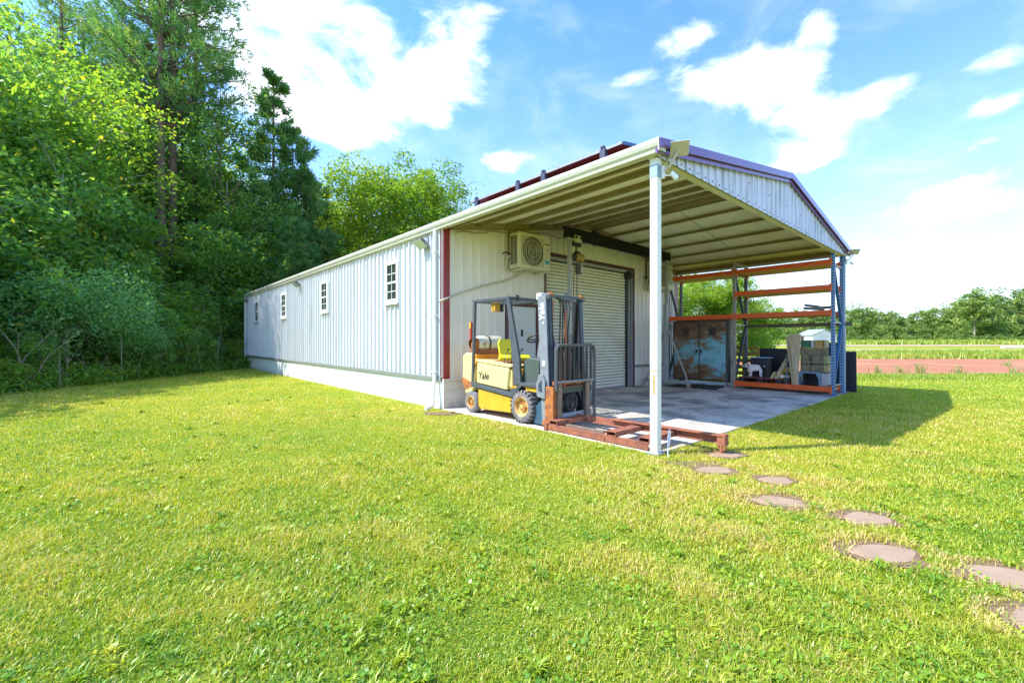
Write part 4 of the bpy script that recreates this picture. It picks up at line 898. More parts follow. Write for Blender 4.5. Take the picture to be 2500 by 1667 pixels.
# carriage and load backrest
CYB = 1.86
mx(.16, 1.10, CYB, CYB+.04, .70, .76, 'carriage_bar', rusto, lean=0); mx(.16, 1.10, CYB, CYB+.05, .56, .66, 'carriage_bar', mat('carriage_black', (.05, .06, .04), .6), lean=0)
mx(.16, 1.10, CYB, CYB+.05, .16, .24, 'carriage_bar', greyst, lean=0)
b = MB()
for k in range(16): b.box(.20+k*.056, .225+k*.056, CYB-.004, CYB+.03, .655, .675)
b.build('carriage_teeth', rust, fk)
mx(.12, .145, CYB-.02, CYB+.16, .10, .68, 'carriage_side_plate', rusto, lean=0); mx(.145, .20, CYB-.02, CYB, .10, .68, 'carriage_side_plate', rusto, lean=0)
b = MB(); ro = .09; X0, X1, ZT = .165, 1.115, 1.33
pts = [(X0, CYB-.04, .62), (X0, CYB-.04, ZT-ro)] + [(X0+ro-ro*cos(a), CYB-.04, ZT-ro+ro*sin(a)) for a in (.4, .8, 1.2)] + [(X0+ro, CYB-.04, ZT), (X1-ro, CYB-.04, ZT)] + [(X1-ro+ro*sin(a), CYB-.04, ZT-ro+ro*cos(a)) for a in (.4, .8, 1.2)] + [(X1, CYB-.04, ZT-ro), (X1, CYB-.04, .12)]
for i in range(len(pts)-1):
    b.bar(pts[i], pts[i+1], .07 if i == 99 else .022, .055, up=(0, 1, 0) if False else (0, 1, 0))
b.tube(pts, .026, 8); b.build('backrest_frame', mat('backrest_grey', (.085, .09, .10), .5, var=.2, second=(.12, .10, .08), sscale=8, smin=.6, smax=.7), fk, smooth=True)
for k in range(8):
    x = .265+k*.107; b = MB(); b.box(x-.023, x+.023, CYB-.055, CYB-.04, .74, ZT-.02); b.build('backrest_bar', black if k > 2 else mat('bar_brown', (.05, .03, .025), .6), fk)
b = MB(); b.box(X0, X1, CYB-.06, CYB-.02, .735, .765); b.build('backrest_rail', mastg, fk, bevel=.004)
for x in (.245, .93):
    b = MB(); b.box(x-.045, x+.045, CYB-.06, CYB-.02, .09, .72); b.box(x-.045, x+.045, .95, CYB-.02, .085, .12); b.build('fork', mat('fork_brown', (.20, .14, .10), .55, var=.3, vscale=9), fk, bevel=.006)
b = MB(); n = 12
for dx, rr in ((0, .15), (.05, .12), (-.05, .13)):
    b.tube([(.62+dx+rr*.7*cos(2*pi*k/n), CYB+.03, .40+rr*sin(2*pi*k/n)) for k in range(n+1)], .016, 6)
b.build('hose_coil', black, fk, smooth=True)
b = MB(); b.box(.40, .86, 2.02, 2.2, .22, .55); b.build('front_axle', black, fk, bevel=.02)
mx(.86, 1.10, 2.2, 2.8, .45, .62, 'fender', yellow, lean=0); mx(.16, .34, 2.22, 2.50, .56, .64, 'fender', yellow, lean=0)
b = MB(); b.prism([(1.98, .10), (1.80, .02), (1.76, .04), (1.80, .08), (1.98, .16)], .02, .14, 'x'); b.build('toe_plate', rusto, fk)

# ------------------------------------------------------------------ rusty lifting boom frame on the forks
bf = thing('lifting_boom', 'red rusty steel boom frame before the forklift with a hook at its end', 'lifting boom', (.45, .7, .022))
b = MB(); b.box(.03, .045, .14, 1.86, .025, .115); b.box(.03, .10, .14, 1.86, .105, .117); b.box(.03, .10, .14, 1.86, .025, .037); b.build('channel_rail', rust, bf, bevel=.004)
b = MB(); b.box(.02, .03, .80, .86, .02, .09); b.build('weld_tab', rust, bf); b = MB(); b.box(.0, .09, 1.86, 1.93, .022, .13); b.build('end_lug', rust, bf, bevel=.004)
def sbar(y0, z0, y1, z1, x0, x1, h, name):
    b = MB(); b.add([(x0, y0, z0-h), (x1, y0, z0-h), (x1, y0, z0), (x0, y0, z0), (x0, y1, z1-h), (x1, y1, z1-h), (x1, y1, z1), (x0, y1, z1)], [(0, 1, 2, 3), (4, 7, 6, 5), (0, 4, 5, 1), (1, 5, 6, 2), (2, 6, 7, 3), (3, 7, 4, 0)])
    return b.build(name, rust, bf, bevel=.005)
sbar(2.05, .205, -.50, .222, .70, .715, .10, 'boom_web'); sbar(1.15, .222, -.50, .235, .63, .74, .018, 'boom_flange'); sbar(1.15, .13, -.50, .14, .66, .715, .018, 'boom_flange'); sbar(2.05, .12, 1.15, .13, .66, .74, .018, 'boom_flange')
def boxtube(y, x0, x1, z0, w=.15, h=.065):
    b = MB(); t = .008
    b.box(x0, x1, y-w/2, y+w/2, z0, z0+t); b.box(x0, x1, y-w/2, y+w/2, z0+h-t, z0+h); b.box(x0, x1, y-w/2, y-w/2+t, z0+t, z0+h-t); b.box(x0, x1, y+w/2-t, y+w/2, z0+t, z0+h-t); b.build('fork_pocket', rust, bf)
boxtube(1.76, .03, .70, .118); boxtube(.70, .03, .70, .118); boxtube(.20, .03, .70, .118)
b = MB(); b.box(.64, .75, -.54, -.44, .10, .245); b.build('end_cap', rust, bf, bevel=.006)
b = MB(); n = 16; b.tube([(.66+.0*k, -.50+.045*cos(2*pi*k/n), .10+.05*sin(2*pi*k/n)) for k in range(n+1)], .013, 8); b.build('shackle', rust, bf, smooth=True)
b = MB(); b.tube([(.66, -.50, .10), (.66, -.49, .04), (.655, -.48, .0), (.65, -.45, -.012+.02), (.65, -.42, .02), (.65, -.41, .05)], [.014, .018, .018, .015, .012, .006], 8); b.build('hook', rust, bf, smooth=True)
# round stone slab under the hook comes with the stepping stones below

# ------------------------------------------------------------------ pallet rack
rk = thing('pallet_rack', 'orange and blue pallet rack standing along the right side of the canopy', 'pallet rack', (8.95, 2.3, .022))
def upright(x, y, m, z1=3.60):
    b = MB(); b.prism([(x-.038, y-.04), (x+.038, y-.04), (x+.038, y-.033), (x-.03, y-.033), (x-.03, y+.033), (x+.038, y+.033), (x+.038, y+.04), (x-.038, y+.04)], .03, z1, 'z')
    u = b.build('upright', m, rk)
    b = MB()
    for k in range(int((z1-.1)/.076)):
        z = .09+k*.076
        for dy in (-.019, .019): b.box(x-.041, x-.037, y+dy-.009, y+dy+.009, z, z+.024)
    h = b.build('keyholes', hole, u); h['kind'] = 'stuff'
    b = MB(); b.box(x-.07, x+.07, y-.07, y+.07, .022, .032); b.build('foot_plate', m, u)
XR0, XR1 = 8.50, 9.36
bays = [.06, 2.44, 4.52]
for y, m in zip(bays, (rblue, mat('upright_grey', (.24, .23, .20), .5, var=.2, second=(.15, .09, .05), sscale=9, smin=.55, smax=.68), rdark)):
    upright(XR0, y, m); upright(XR1, y, rdark if m is not rblue else rblue, 3.62)
    mm = rdark if m is not rblue else rblue
    for z in (.25, 1.85, 3.3):
        b = MB(); b.box(XR0+.04, XR1-.04, y-.012, y+.012, z, z+.035); b.build('frame_tie', galv if z < 3.5 else mm, rk)
    for za, zb, f in ((.27, 1.83, 1), (1.88, 3.3, -1)):
        p, q = ((XR0+.04, y, za), (XR1-.04, y, zb)) if f < 0 else ((XR1-.04, y, zb), (XR0+.04, y, za))
        if f < 0: p, q = (XR1-.04, y, za), (XR0+.04, y, zb)
        b = MB(); b.bar(p, q, .03, .07, up=(0, 1, 0)); b.build('frame_brace', mm, rk)
def rbeam(x, y0, y1, z0, z1, m=None):
    b = MB(); s = 1 if x < 9 else -1
    b.box(x-.03, x+.02, y0+.045, y1-.045, z0, z1); bm = b.build('beam', m or orange, rk, bevel=.006)
    for yy in (y0+.045, y1-.045):
        b = MB(); b.box(x-.045, x+.03, yy-.03, yy+.03, z0-.04, z1+.02); b.build('beam_connector', m or orange, bm, bevel=.003)
for (za, zb), bb in (((3.34, 3.46), (0, 1)), ((2.70, 2.82), (0,)), ((2.05, 2.175), (0, 1)), ((.10, .235), (0,))):
    for k in bb:
        for x in (XR0, XR1): rbeam(x, bays[k], bays[k+1], za if x < 9 else za, zb if x < 9 else zb)
shelfm = mat('shelf_ply', (.50, .32, .10), .8, var=.15)
for (z, k) in ((3.335, 0), (3.335, 1), (2.69, 0), (.09, 0), (2.05, 0)):
    b = MB(); b.box(XR0+.03, XR1-.04, bays[k]+.07, bays[k+1]-.07, z+.015, z+.033); b.build('shelf_board', shelfm, rk)
b = MB(); b.box(9.44, 9.50, -.15, 2.45, 1.79, 1.89); o = b.build('side_rail', mat('rail_olive', (.13, .12, .07), .6, var=.2), shop)
b = MB(); b.box(XR0-.02, XR1+.05, 2.40, 2.46, 3.6, 3.68); b.build('tie_plate', galv, rk)

# ------------------------------------------------------------------ metal cabinet
cb = thing('storage_cabinet', 'rusted turquoise two door steel cabinet under the left rack bay', 'cabinet', (8.95, 3.52, .022))
b = MB(); b.box(8.62, 9.20, 2.66, 4.42, .16, 2.02); b.build('cabinet_body', mat('cab_dark', (.06, .08, .08), .6, var=.3, second=(.12, .06, .03), sscale=6, smin=.5, smax=.6), cb, bevel=.01)
for ya, yb in ((2.73, 3.53), (3.545, 4.37)):
    b = MB(); b.box(8.585, 8.62, ya+(.012 if ya > 3 else 0), yb-(.012 if ya < 3 else 0), .20, 1.97); d = b.build('cabinet_door', cabm, cb, bevel=.008)
    b = MB(); b.box(8.578, 8.585, (ya+yb)/2-.11, (ya+yb)/2+.11, 1.56, 1.80); b.build('notice_plate', mat('plate_dark', (.05, .035, .03), .6, var=.4, vscale=20), d)
    yh = yb-.06 if ya < 3 else ya+.06
    b = MB(); b.box(8.555, 8.585, yh-.025, yh+.025, 1.02, 1.13); b.tube([(8.56, yh, 1.1), (8.54, yh, 1.06), (8.54, yh+(.06 if ya > 3 else -.0), 1.0), (8.54, yh, .95)], .009, 6); b.build('cabinet_handle', black, d)
b = MB(); b.box(8.60, 9.22, 2.64, 4.44, 2.02, 2.04); b.build('cabinet_top', cabm, cb)
for y in (2.74, 4.32):
    for x in (8.66, 9.12):
        b = MB(); b.prism([(y-.05, .16), (y+.05, .16), (y+.03, .022), (y-.03, .022)], x-.03, x+.03, 'x'); b.build('foot', greyst, cb)
b = MB(); b.box(8.66, 8.69, 2.50, 2.62, .022, 2.02); o = b.build('pale_board', mat('board_pale', (.50, .44, .40), .7, var=.15, second=(.10, .20, .22), sscale=3, smin=.5, smax=.7), loc=(8.67, 2.56, .022), bevel=.003); tag(o, 'pale upright board beside the turquoise cabinet', 'board')
b = MB(); b.prism([(7.50, 2.55), (8.55, 2.74), (8.52, 4.10), (7.42, 4.0)], .024, .040, 'z'); o = b.build('floor_mat', plastb, loc=(8, 3.3, .024)); tag(o, 'flat black rubber mat on the slab in front of the turquoise cabinet', 'mat')

# ------------------------------------------------------------------ things on the rack
PT = .36   # top of the red pallet
rp = thing('red_pallet', 'dark red plastic pallet on the bottom rack shelf', 'pallet', (8.9, 1.8, .142))
redp = mat('dark_red_plastic', (.16, .03, .04), .5, var=.2)
for k in range(6):
    b = MB(); x = 8.52+k*.125; b.box(x, x+.10, 1.24, 2.34, .335, PT); b.build('deck_slat', redp, rp)
for y in (1.26, 1.72, 2.18):
    for x in (8.52, 8.85, 9.16):
        b = MB(); b.box(x, x+.10, y, y+.13, .16, .335); b.build('pallet_block', plastb, rp, bevel=.01)
b = MB()
for x in (8.52, 8.85, 9.16): b.box(x, x+.10, 1.24, 2.34, .142, .16)
b.build('runner', plastb, rp)
# pig statue: one skinned body
def pig(loc, rz, s):
    root = thing('pig_statue', 'white pink pig statue with dark collar standing on the red pallet', 'statue', loc)
    Vs = [(0, 0, .30), (-.16, 0, .31), (-.27, 0, .31), (.14, 0, .31), (.25, 0, .34), (.34, 0, .385), (.42, 0, .375), (.49, 0, .36)]
    R = [.135, .135, .10, .125, .105, .092, .062, .044]
    E = [(0, 1), (1, 2), (0, 3), (3, 4), (4, 5), (5, 6), (6, 7)]
    for at, x in ((2, -.24), (3, .17)):
        for sy in (-1, 1):
            n = len(Vs); Vs += [(x, sy*.075, .20), (x+(.015 if at == 2 else 0), sy*.08, .10), (x, sy*.08, .035), (x+.01, sy*.08, .012)]; R += [.062, .036, .030, .032]
            E += [(at, n), (n, n+1), (n+1, n+2), (n+2, n+3)]
    me = bpy.data.meshes.new('body'); me.from_pydata([Vector(v)*s for v in Vs], E, []); o = bpy.data.objects.new('body', me); col.objects.link(o); o.parent = root
    md = o.modifiers.new('skin', 'SKIN'); sv = me.skin_vertices[0].data
    for i, r in enumerate(R): sv[i].radius = (r*s, r*s*(.92))
    sv[0].use_root = True
    root.scale = (.80, 1, 1.04); md.use_smooth_shade = True; sb = o.modifiers.new('sub', 'SUBSURF'); sb.levels = 2; sb.render_levels = 2
    me.materials.append(pigm); root.rotation_euler = (0, 0, rz)
    def part(name, b, m, smooth=True):
        p = b.build(name, m, None, smooth=smooth); p.parent = root; p.location = (0, 0, 0); return p
    for sy in (-1, 1):
        b = MB(); e = [Vector((.335, sy*.05, .46)), Vector((.30, sy*.10, .45)), Vector((.315, sy*.085, .40)), Vector((.375, sy*.125, .385))]
        b.add([e[0]*s, e[1]*s, e[3]*s, e[2]*s]+[(v+Vector((.012, 0, .012)))*s for v in (e[0], e[1], e[3], e[2])], [(0, 1, 2, 3), (7, 6, 5, 4), (0, 4, 5, 1), (1, 5, 6, 2), (2, 6, 7, 3), (3, 7, 4, 0)]); part('ear', b, pigm, False)
        b = MB(); b.lathe(Vector((.405, sy*.058, .412))*s, (.4, sy, .25), [(0, .008*s), (.008*s, .004*s), (.009*s, -.004*s)], 8); part('eye', b, black)
        b = MB(); b.lathe(Vector((.535, sy*.014, .362))*s, (1, 0, 0), [(0, .004*s), (.008*s, .003*s), (.008*s, -.01*s)], 8); part('nostril', b, redp)
    b = MB(); b.lathe(Vector((.505, 0, .36))*s, (1, 0, 0), [(.036*s, 0), (.045*s, .012*s), (.042*s, .028*s), (0, .032*s)], 14); part('snout', b, pigm)
    b = MB(); b.tube([Vector((.245+.015*cos(a), .122*sin(a), .33+.128*cos(a)))*s for a in [2*pi*k/20 for k in range(21)]], .012*s, 6); part('collar', b, black)
    b = MB(); b.tube([Vector((-.35-.03*k/10, .02*sin(k*1.2), .36+.02*cos(k*1.2)+.004*k))*s for k in range(11)], [.010*s]*8+[.008*s, .006*s, .003*s], 6); part('tail', b, pigm)
    b = MB(); b.box(.46*s, .52*s, -.03*s, .03*s, .318*s, .330*s); part('mouth', b, redp, False)
pig((8.78, 1.98, PT), radians(98), .80)
# black bin with lid, behind
def crate(name, label, cat, x0, x1, y0, y1, z0, z1, m, lid=None, rib=True, grp=None):
    t = thing(name, label, cat, ((x0+x1)/2, (y0+y1)/2, z0), grp)
    b = MB(); b.prism([(y0+.03, z0), (y1-.03, z0), (y1, z1), (y0, z1)], x0, x1, 'x'); b.build('bin_body', m, t, bevel=.02)
    if rib:
        for k in range(4):
            y = y0+.08+(y1-y0-.16)*k/3; b = MB(); b.box(x0-.012, x0, y-.012, y+.012, z0+.03, z1-.04); b.build('rib', m, t)
    if lid:
        b = MB(); b.box(x0-.05, x1+.03, y0-.04, y1+.04, z1, z1+.035); b.build('lid', lid, t, bevel=.012)
    return t
crate('storage_bin', 'black plastic bin with blue grey lid behind the pig statue', 'bin', 9.05, 9.42, 1.74, 2.22, .142, .88, plastb, lid=mat('lid_bluegrey', (.16, .25, .33), .45))
# black board sheets leaning behind the rack
def slab(name, label, cat, P, thick, m, n=(1, 0, 0)):
    """thin sheet given by four corners and a thickness along n"""
    n = Vector(n).normalized()*thick; b = MB(); b.add([Vector(p) for p in P]+[Vector(p)+n for p in P], [(0, 3, 2, 1), (4, 5, 6, 7), (0, 1, 5, 4), (1, 2, 6, 5), (2, 3, 7, 6), (3, 0, 4, 7)])
    c = sum((Vector(p) for p in P), Vector())/4; z = min(p[2] for p in P)
    o = b.build(name, m, loc=(c.x, c.y, z), bevel=.004); tag(o, label, cat); return o
slab('black_panel', 'wide black plastic sheet standing behind the storage bin', 'plastic sheet', [(9.86, 1.30, .0), (9.86, 2.22, .0), (9.80, 2.22, 1.17), (9.80, 1.30, 1.17)], .06, plastb)
slab('black_panel', 'tall black plastic sheet standing on the grass outside the far canopy post', 'plastic sheet', [(9.90, -.16, .0), (9.90, .60, .0), (9.84, .60, 1.11), (9.84, -.16, 1.11)], .05, plastb)
slab('blue_sheet', 'dark blue sheet leaning behind the right end of the rack', 'sheet', [(9.42, .12, .13), (9.42, .42, .13), (9.56, .42, 1.35), (9.56, .12, 1.35)], .02, mat('sheet_navy', (.02, .03, .10), .5, var=.2))
# yellow wooden pallet leaning behind
wp = thing('wooden_pallet', 'yellow brown wooden pallet leaning outside behind the cabinet end of the rack', 'pallet', (9.86, 2.6, 0))
for k in range(6):
    z = .12+k*.20; b = MB(); b.box(9.84-z*.03, 9.865-z*.03, 2.26, 3.16, z, z+.115); b.build('pallet_slat', pally, wp)
for y in (2.26, 2.68, 3.11):
    b = MB(); b.bar((9.90, y+.025, .0), (9.86, y+.025, 1.22), .05, .09, up=(1, 0, 0)); b.build('stringer', pally, wp)
# planks and timbers
slab('step_timber', 'short timber offcut with cleats leaning beside the pig statue', 'timber', [(8.62, 1.34, PT), (8.62, 1.44, PT), (8.80, 1.18, 1.0), (8.80, 1.08, 1.0)], .09, wood, (1, 0, .1))
slab('step_cleat', 'small timber block at the foot of the leaning offcut', 'timber', [(8.56, 1.45, PT), (8.56, 1.53, PT), (8.60, 1.45, .54), (8.60, 1.38, .54)], .08, woodl)
slab('leaning_plank', 'wide weathered plank leaning upright in the middle of the rack', 'plank', [(8.47, .82, .236), (8.47, .92, .236), (8.62, 1.07, 1.58), (8.62, .80, 1.58)], .035, wood)
slab('leaning_plank', 'narrow weathered plank leaning just left of the wide plank', 'plank', [(8.50, .93, .236), (8.50, .97, .236), (8.66, 1.17, 1.52), (8.66, 1.09, 1.52)], .04, wood)
slab('leaning_plank', 'short pale plank behind the right edge of the wide leaning plank', 'plank', [(8.80, .80, .30), (8.80, .86, .30), (8.86, .86, 1.52), (8.86, .79, 1.52)], .03, woodl)
tcol = [woodg, woodg, woodg, woodg, woodg, mat('green_end_timber', (.05, .15, .10), .8, var=.2), mat('pale_end_timber', (.42, .42, .38), .8, var=.2), woodl, wood]
timb = [('grey square timber at the lower left of the timber stack', .575, .80, .59, .79), ('green grey square timber at the lower right of the timber stack', .30, .565, .59, .785),
        ('grey square timber left in the second layer of the timber stack', .57, .80, .80, 1.01), ('brown grey square timber right in the second layer of the timber stack', .31, .555, .80, 1.01)]
for k, (lb, y0, y1, z0, z1) in enumerate(timb):
    t = thing('square_timber', lb, 'timber', (8.9, (y0+y1)/2, z0), 'stacked timbers on the rack'); b = MB(); b.box(8.62, 9.24, y0, y1, z0, z1-.004); b.build('timber_body', woodg, t, bevel=.008)
    if k in (1, 3):
        b = MB(); b.box(8.64, 9.22, y0-.10, y0-.006, z0, z1-.008); b.build('pale_side', woodl if k == 1 else mat('timber_yellowgreen', (.36, .36, .16), .8, var=.15), t, bevel=.006)
t = MB(); t.box(8.62, 8.84, .22, .83, 1.02, 1.215); o = t.build('square_timber', woodg, loc=(8.7, .5, 1.02), bevel=.008); tag(o, 'long grey timber laid crosswise on top of the timber stack', 'timber', 'stacked timbers on the rack')
for lb, y0, y1, m in (('green ended timber block, left of the top row on the stack', .60, .775, tcol[5]), ('pale grey timber block in the middle of the top row', .49, .575, tcol[6]), ('orange brown timber block right in the top row', .30, .475, mat('timber_orange', (.48, .27, .08), .7, var=.15)), ('small pale block at the right end of the top row', .235, .285, tcol[8])):
    t = MB(); t.box(8.62, 8.90, y0, y1, 1.22, 1.415); o = t.build('timber_block', m, loc=(8.7, (y0+y1)/2, 1.22), bevel=.006); tag(o, lb, 'timber', 'short timber blocks on the stack')
# open steel box under the timbers
sb_ = thing('steel_box', 'blue grey open fronted steel box carrying the timber stack', 'steel box', (8.9, .58, .142))
bm2 = mat('box_bluegrey', (.16, .26, .38), .5, var=.15)
b = MB(); b.box(8.58, 9.25, .34, .88, .545, .585); b.build('box_top', bm2, sb_, bevel=.006)
for y in (.35, .84):
    b = MB(); b.box(8.58, 9.25, y-.012, y+.02, .13, .545); b.build('box_side', bm2, sb_)
    b = MB(); s = 1 if y < .6 else -1; b.prism([(y+.02*s, .545), (y+.10*s, .545), (y+.035*s, .40), (y+.035*s, .13), (y+.02*s, .13)], 8.57, 8.60, 'x'); b.build('gusset', bm2, sb_)
b = MB(); b.box(9.20, 9.24, .36, .84, .13, .545); b.build('box_back', plastb, sb_)
b = MB(); b.box(8.60, 9.2, .36, .84, .13, .17); b.build('box_floor', greyst, sb_)
b = MB(); b.box(8.58, 9.2, .22, .33, .24, .56); o = b.build('concrete_block', mat('pale_block', (.45, .42, .44), .8, var=.1), loc=(8.9, .28, .24), bevel=.01); tag(o, 'pale grey block between the steel box and the blue rack upright', 'block')
b = MB(); b.box(8.5, 9.3, .10, .34, .13, .165); o = b.build('loose_board', woodl, loc=(8.9, .22, .13)); tag(o, 'loose board lying on the bottom shelf behind the blue upright', 'board')
# jars and thin blue frame
def jar(y, z, label, m, x=8.75):
    t = thing('paint_tub', label, 'tub', (x, y, z), 'small tubs beside the leaning planks')
    b = MB(); b.lathe((x, y, z), (0, 0, 1), [(0, 0), (.055, 0), (.06, .01), (.06, .11), (.05, .13)], 16); b.build('tub_body', m, t, smooth=True)
    b = MB(); b.lathe((x, y, z+.125), (0, 0, 1), [(.055, 0), (.056, .03), (0, .032)], 16); b.build('lid', pally, t, smooth=True)
    b = MB(); b.lathe((x, y, z+.03), (0, 0, 1), [(.0612, 0), (.0612, .06)], 16); b.build('tub_label', winw, t)
jar(1.29, PT, 'small white labelled tub nearest the leaning timber offcut', mat('tub_ochre', (.55, .35, .05), .4)); jar(1.17, PT-.0, 'small dark tub right of the white labelled tub', mat('tub_dark', (.08, .09, .10), .4), 8.80)
b = MB(); b.box(8.80, 9.10, 1.10, 1.34, PT+.17, PT+.29); o = b.build('yellow_box', mat('box_yellow', (.65, .38, .03), .5, var=.1), loc=(8.95, 1.22, PT+.17), bevel=.01); tag(o, 'flat yellow orange box resting above the small tubs', 'box')
bt = thing('metal_stand', 'thin blue grey metal frame standing between the tubs and the leaning planks', 'metal frame', (8.72, 1.08, .142))
for (p, q) in (((8.72, 1.02, .142), (8.72, 1.02, .90)), ((8.72, 1.16, .142), (8.72, 1.16, 1.04)), ((8.72, 1.02, .20), (8.72, 1.16, .20)), ((8.72, 1.02, .90), (8.72, 1.16, 1.04)), ((8.72, 1.02, .55), (8.72, 1.16, .55))):
    b = MB(); b.bar(p, q, .018, .018, up=(1, 0, 0)); b.build('frame_bar', bm2, bt)
# short grey planks on the third shelf
for k, (y0, y1, z, dz, lb) in enumerate(((.30, .74, 2.215, .05, 'long grey plank at the bottom of the pile on the third shelf'), (.42, .73, 2.29, .06, 'short grey plank tilted on the pile on the third shelf'), (.14, .50, 2.265, 0, 'grey plank at the right end of the pile on the third shelf'))):
    b = MB(); b.add([(8.62+.05*k, y0, z-.035), (8.76+.05*k, y0, z-.035), (8.76+.05*k, y1, z+dz-.035), (8.62+.05*k, y1, z+dz-.035), (8.62+.05*k, y0, z+.03), (8.76+.05*k, y0, z+.03), (8.76+.05*k, y1, z+dz+.03), (8.62+.05*k, y1, z+dz+.03)],
              [(0, 3, 2, 1), (4, 5, 6, 7), (0, 1, 5, 4), (1, 2, 6, 5), (2, 3, 7, 6), (3, 0, 4, 7)])
    o = b.build('grey_plank', mat('plank_grey', (.20, .21, .21), .8, var=.25, vscale=9), loc=(8.7, (y0+y1)/2, 2.18), bevel=.004); tag(o, lb, 'plank', 'grey planks on the third shelf')

# ------------------------------------------------------------------ stepping stones
STONES = [((.63, -.56), .22, .13, .6, 'shaded stepping stone under the boom hook'), ((-.10, -.74), .215, .14, .7, 'stepping stone nearest the white marker stake'), ((.00, -1.30), .185, .13, .9, 'small round stepping stone, upper of the close pair'),
          ((-.62, -1.52), .235, .15, .95, 'stepping stone directly below the small round one'), ((-.51, -2.10), .215, .135, .85, 'middle stepping stone of the curved path'), ((-1.14, -2.29), .235, .155, .8, 'large oval stepping stone with a bare dark edge'),
          ((-.97, -2.83), .22, .15, .8, 'stepping stone at the right edge of the picture'), ((-1.46, -3.00), .23, .17, .8, 'lowest stepping stone, cut off by the right picture edge')]
STONES = [(q, a*.88, c*.82, s, lb) for q, a, c, s, lb in STONES]
def stones():
    rnd = random.Random(5)
    for (x, y), a, c, s, lb in STONES:
        # long axis runs across the view
        ang = atan2(RY, RX)+rnd.uniform(-.25, .15); n = 22; ph = rnd.uniform(0, 6); V = []
        for ring, (sc, z) in enumerate(((1.0, .0), (1.0, .008), (.97, .013), (.5, .014))):
            for k in range(n):
                t = 2*pi*k/n; r = 1+.09*sin(3*t+ph)+.05*sin(5*t+ph*2)+.05*sin(2*t+ph*3)+.02*sin(9*t+ph)
                px, py = cos(t)*a*r*sc, sin(t)*c*r*sc; V.append((x+px*cos(ang)-py*sin(ang), y+px*sin(ang)+py*cos(ang), z))
        F = [(j*n+k, j*n+(k+1) % n, (j+1)*n+(k+1) % n, (j+1)*n+k) for j in range(3) for k in range(n)] + [tuple(3*n+k for k in range(n))]
        b = MB(); b.add(V, F); o = b.build('stepping_stone', stonem, loc=(x, y, 0), smooth=True); tag(o, lb, 'stepping stone', 'stepping stones across the lawn')
stones()
for i, ((x, y), a, c, s, lb) in enumerate(STONES): soil_patch(x+WX*.03, y+WY*.03, a*1.28, c*1.6, 100+i)
soil_patch(-.24, 4.35, .42, .20, 200); soil_patch(-.02, -.45, .35, .12, 201, .006); pass
# marker stake with a white feather shaped plate
mk = thing('marker_stake', 'white feather shaped marker plate on a thin stake beside the canopy post', 'marker', (-.03, -.16, 0))
b = MB(); b.cyl((-.03, -.16, 0), (-.02, -.15, .12), .006, 6); b.build('stake', winw, mk)
b = MB(); d = Vector((.64, .77, 0)); prof = [(0, .09), (.028, .16), (.038, .24), (.030, .31), (.012, .345), (-.012, .345), (-.026, .31), (-.030, .24), (-.02, .16)]
V = [(-.02+RX*p*.55+.08*(z-.1)*RX, -.15+RY*p*.55+.08*(z-.1)*RY, z) for p, z in prof]; n = len(V)
b.add(V+[(v[0]-WX*.006, v[1]-WY*.006, v[2]) for v in V], [tuple(range(n))[::-1], tuple(range(n, 2*n))]+[(i, (i+1) % n, n+(i+1) % n, n+i) for i in range(n)]); pl = b.build('plate', mat('marker_plate', (.50, .50, .60), .4, var=.25, vscale=40), mk)

# ------------------------------------------------------------------ far shed
def far_shed():
    x, y, _ = G(67.7, 95); z = rise(67.7, 95); 
    t = thing('far_shed', 'small white gabled shed far across the field', 'shed', (x, y, z)); R = Vector((RX, RY, 0)); Wd = Vector((WX, WY, 0)); c = Vector((x, y, z))
    wl, hh, rf, dp = 2.6, 2.1, 1.05, 5.0
    def P(a, d, h): return c+R*a+Wd*d+Vector((0, 0, h))
    b = MB(); b.add([P(-wl, 0, 0), P(wl, 0, 0), P(wl, 0, hh), P(0, 0, hh+rf), P(-wl, 0, hh), P(-wl, dp, 0), P(wl, dp, 0), P(wl, dp, hh), P(0, dp, hh+rf), P(-wl, dp, hh)],
              [(0, 1, 2, 3, 4), (9, 8, 7, 6, 5), (1, 6, 7, 2), (5, 0, 4, 9)]); b.build('wall', winw, t)
    for s in (-1, 1):
        b = MB(); b.add([P(s*(wl+.3), -.3, hh-.1), P(0, -.3, hh+rf+.1), P(0, dp+.3, hh+rf+.1), P(s*(wl+.3), dp+.3, hh-.1), P(s*(wl+.3), -.3, hh-.25), P(0, -.3, hh+rf-.05), P(0, dp+.3, hh+rf-.05), P(s*(wl+.3), dp+.3, hh-.25)],
                  [(0, 1, 2, 3), (7, 6, 5, 4), (0, 4, 5, 1), (2, 6, 7, 3), (3, 7, 4, 0)]); b.build('roof', greyst, t)
    b = MB(); b.add([P(-1, -.05, 0), P(1, -.05, 0), P(1, -.05, 2.2), P(-1, -.05, 2.2)], [(0, 1, 2, 3)]); b.build('door', frontw, t)
far_shed()

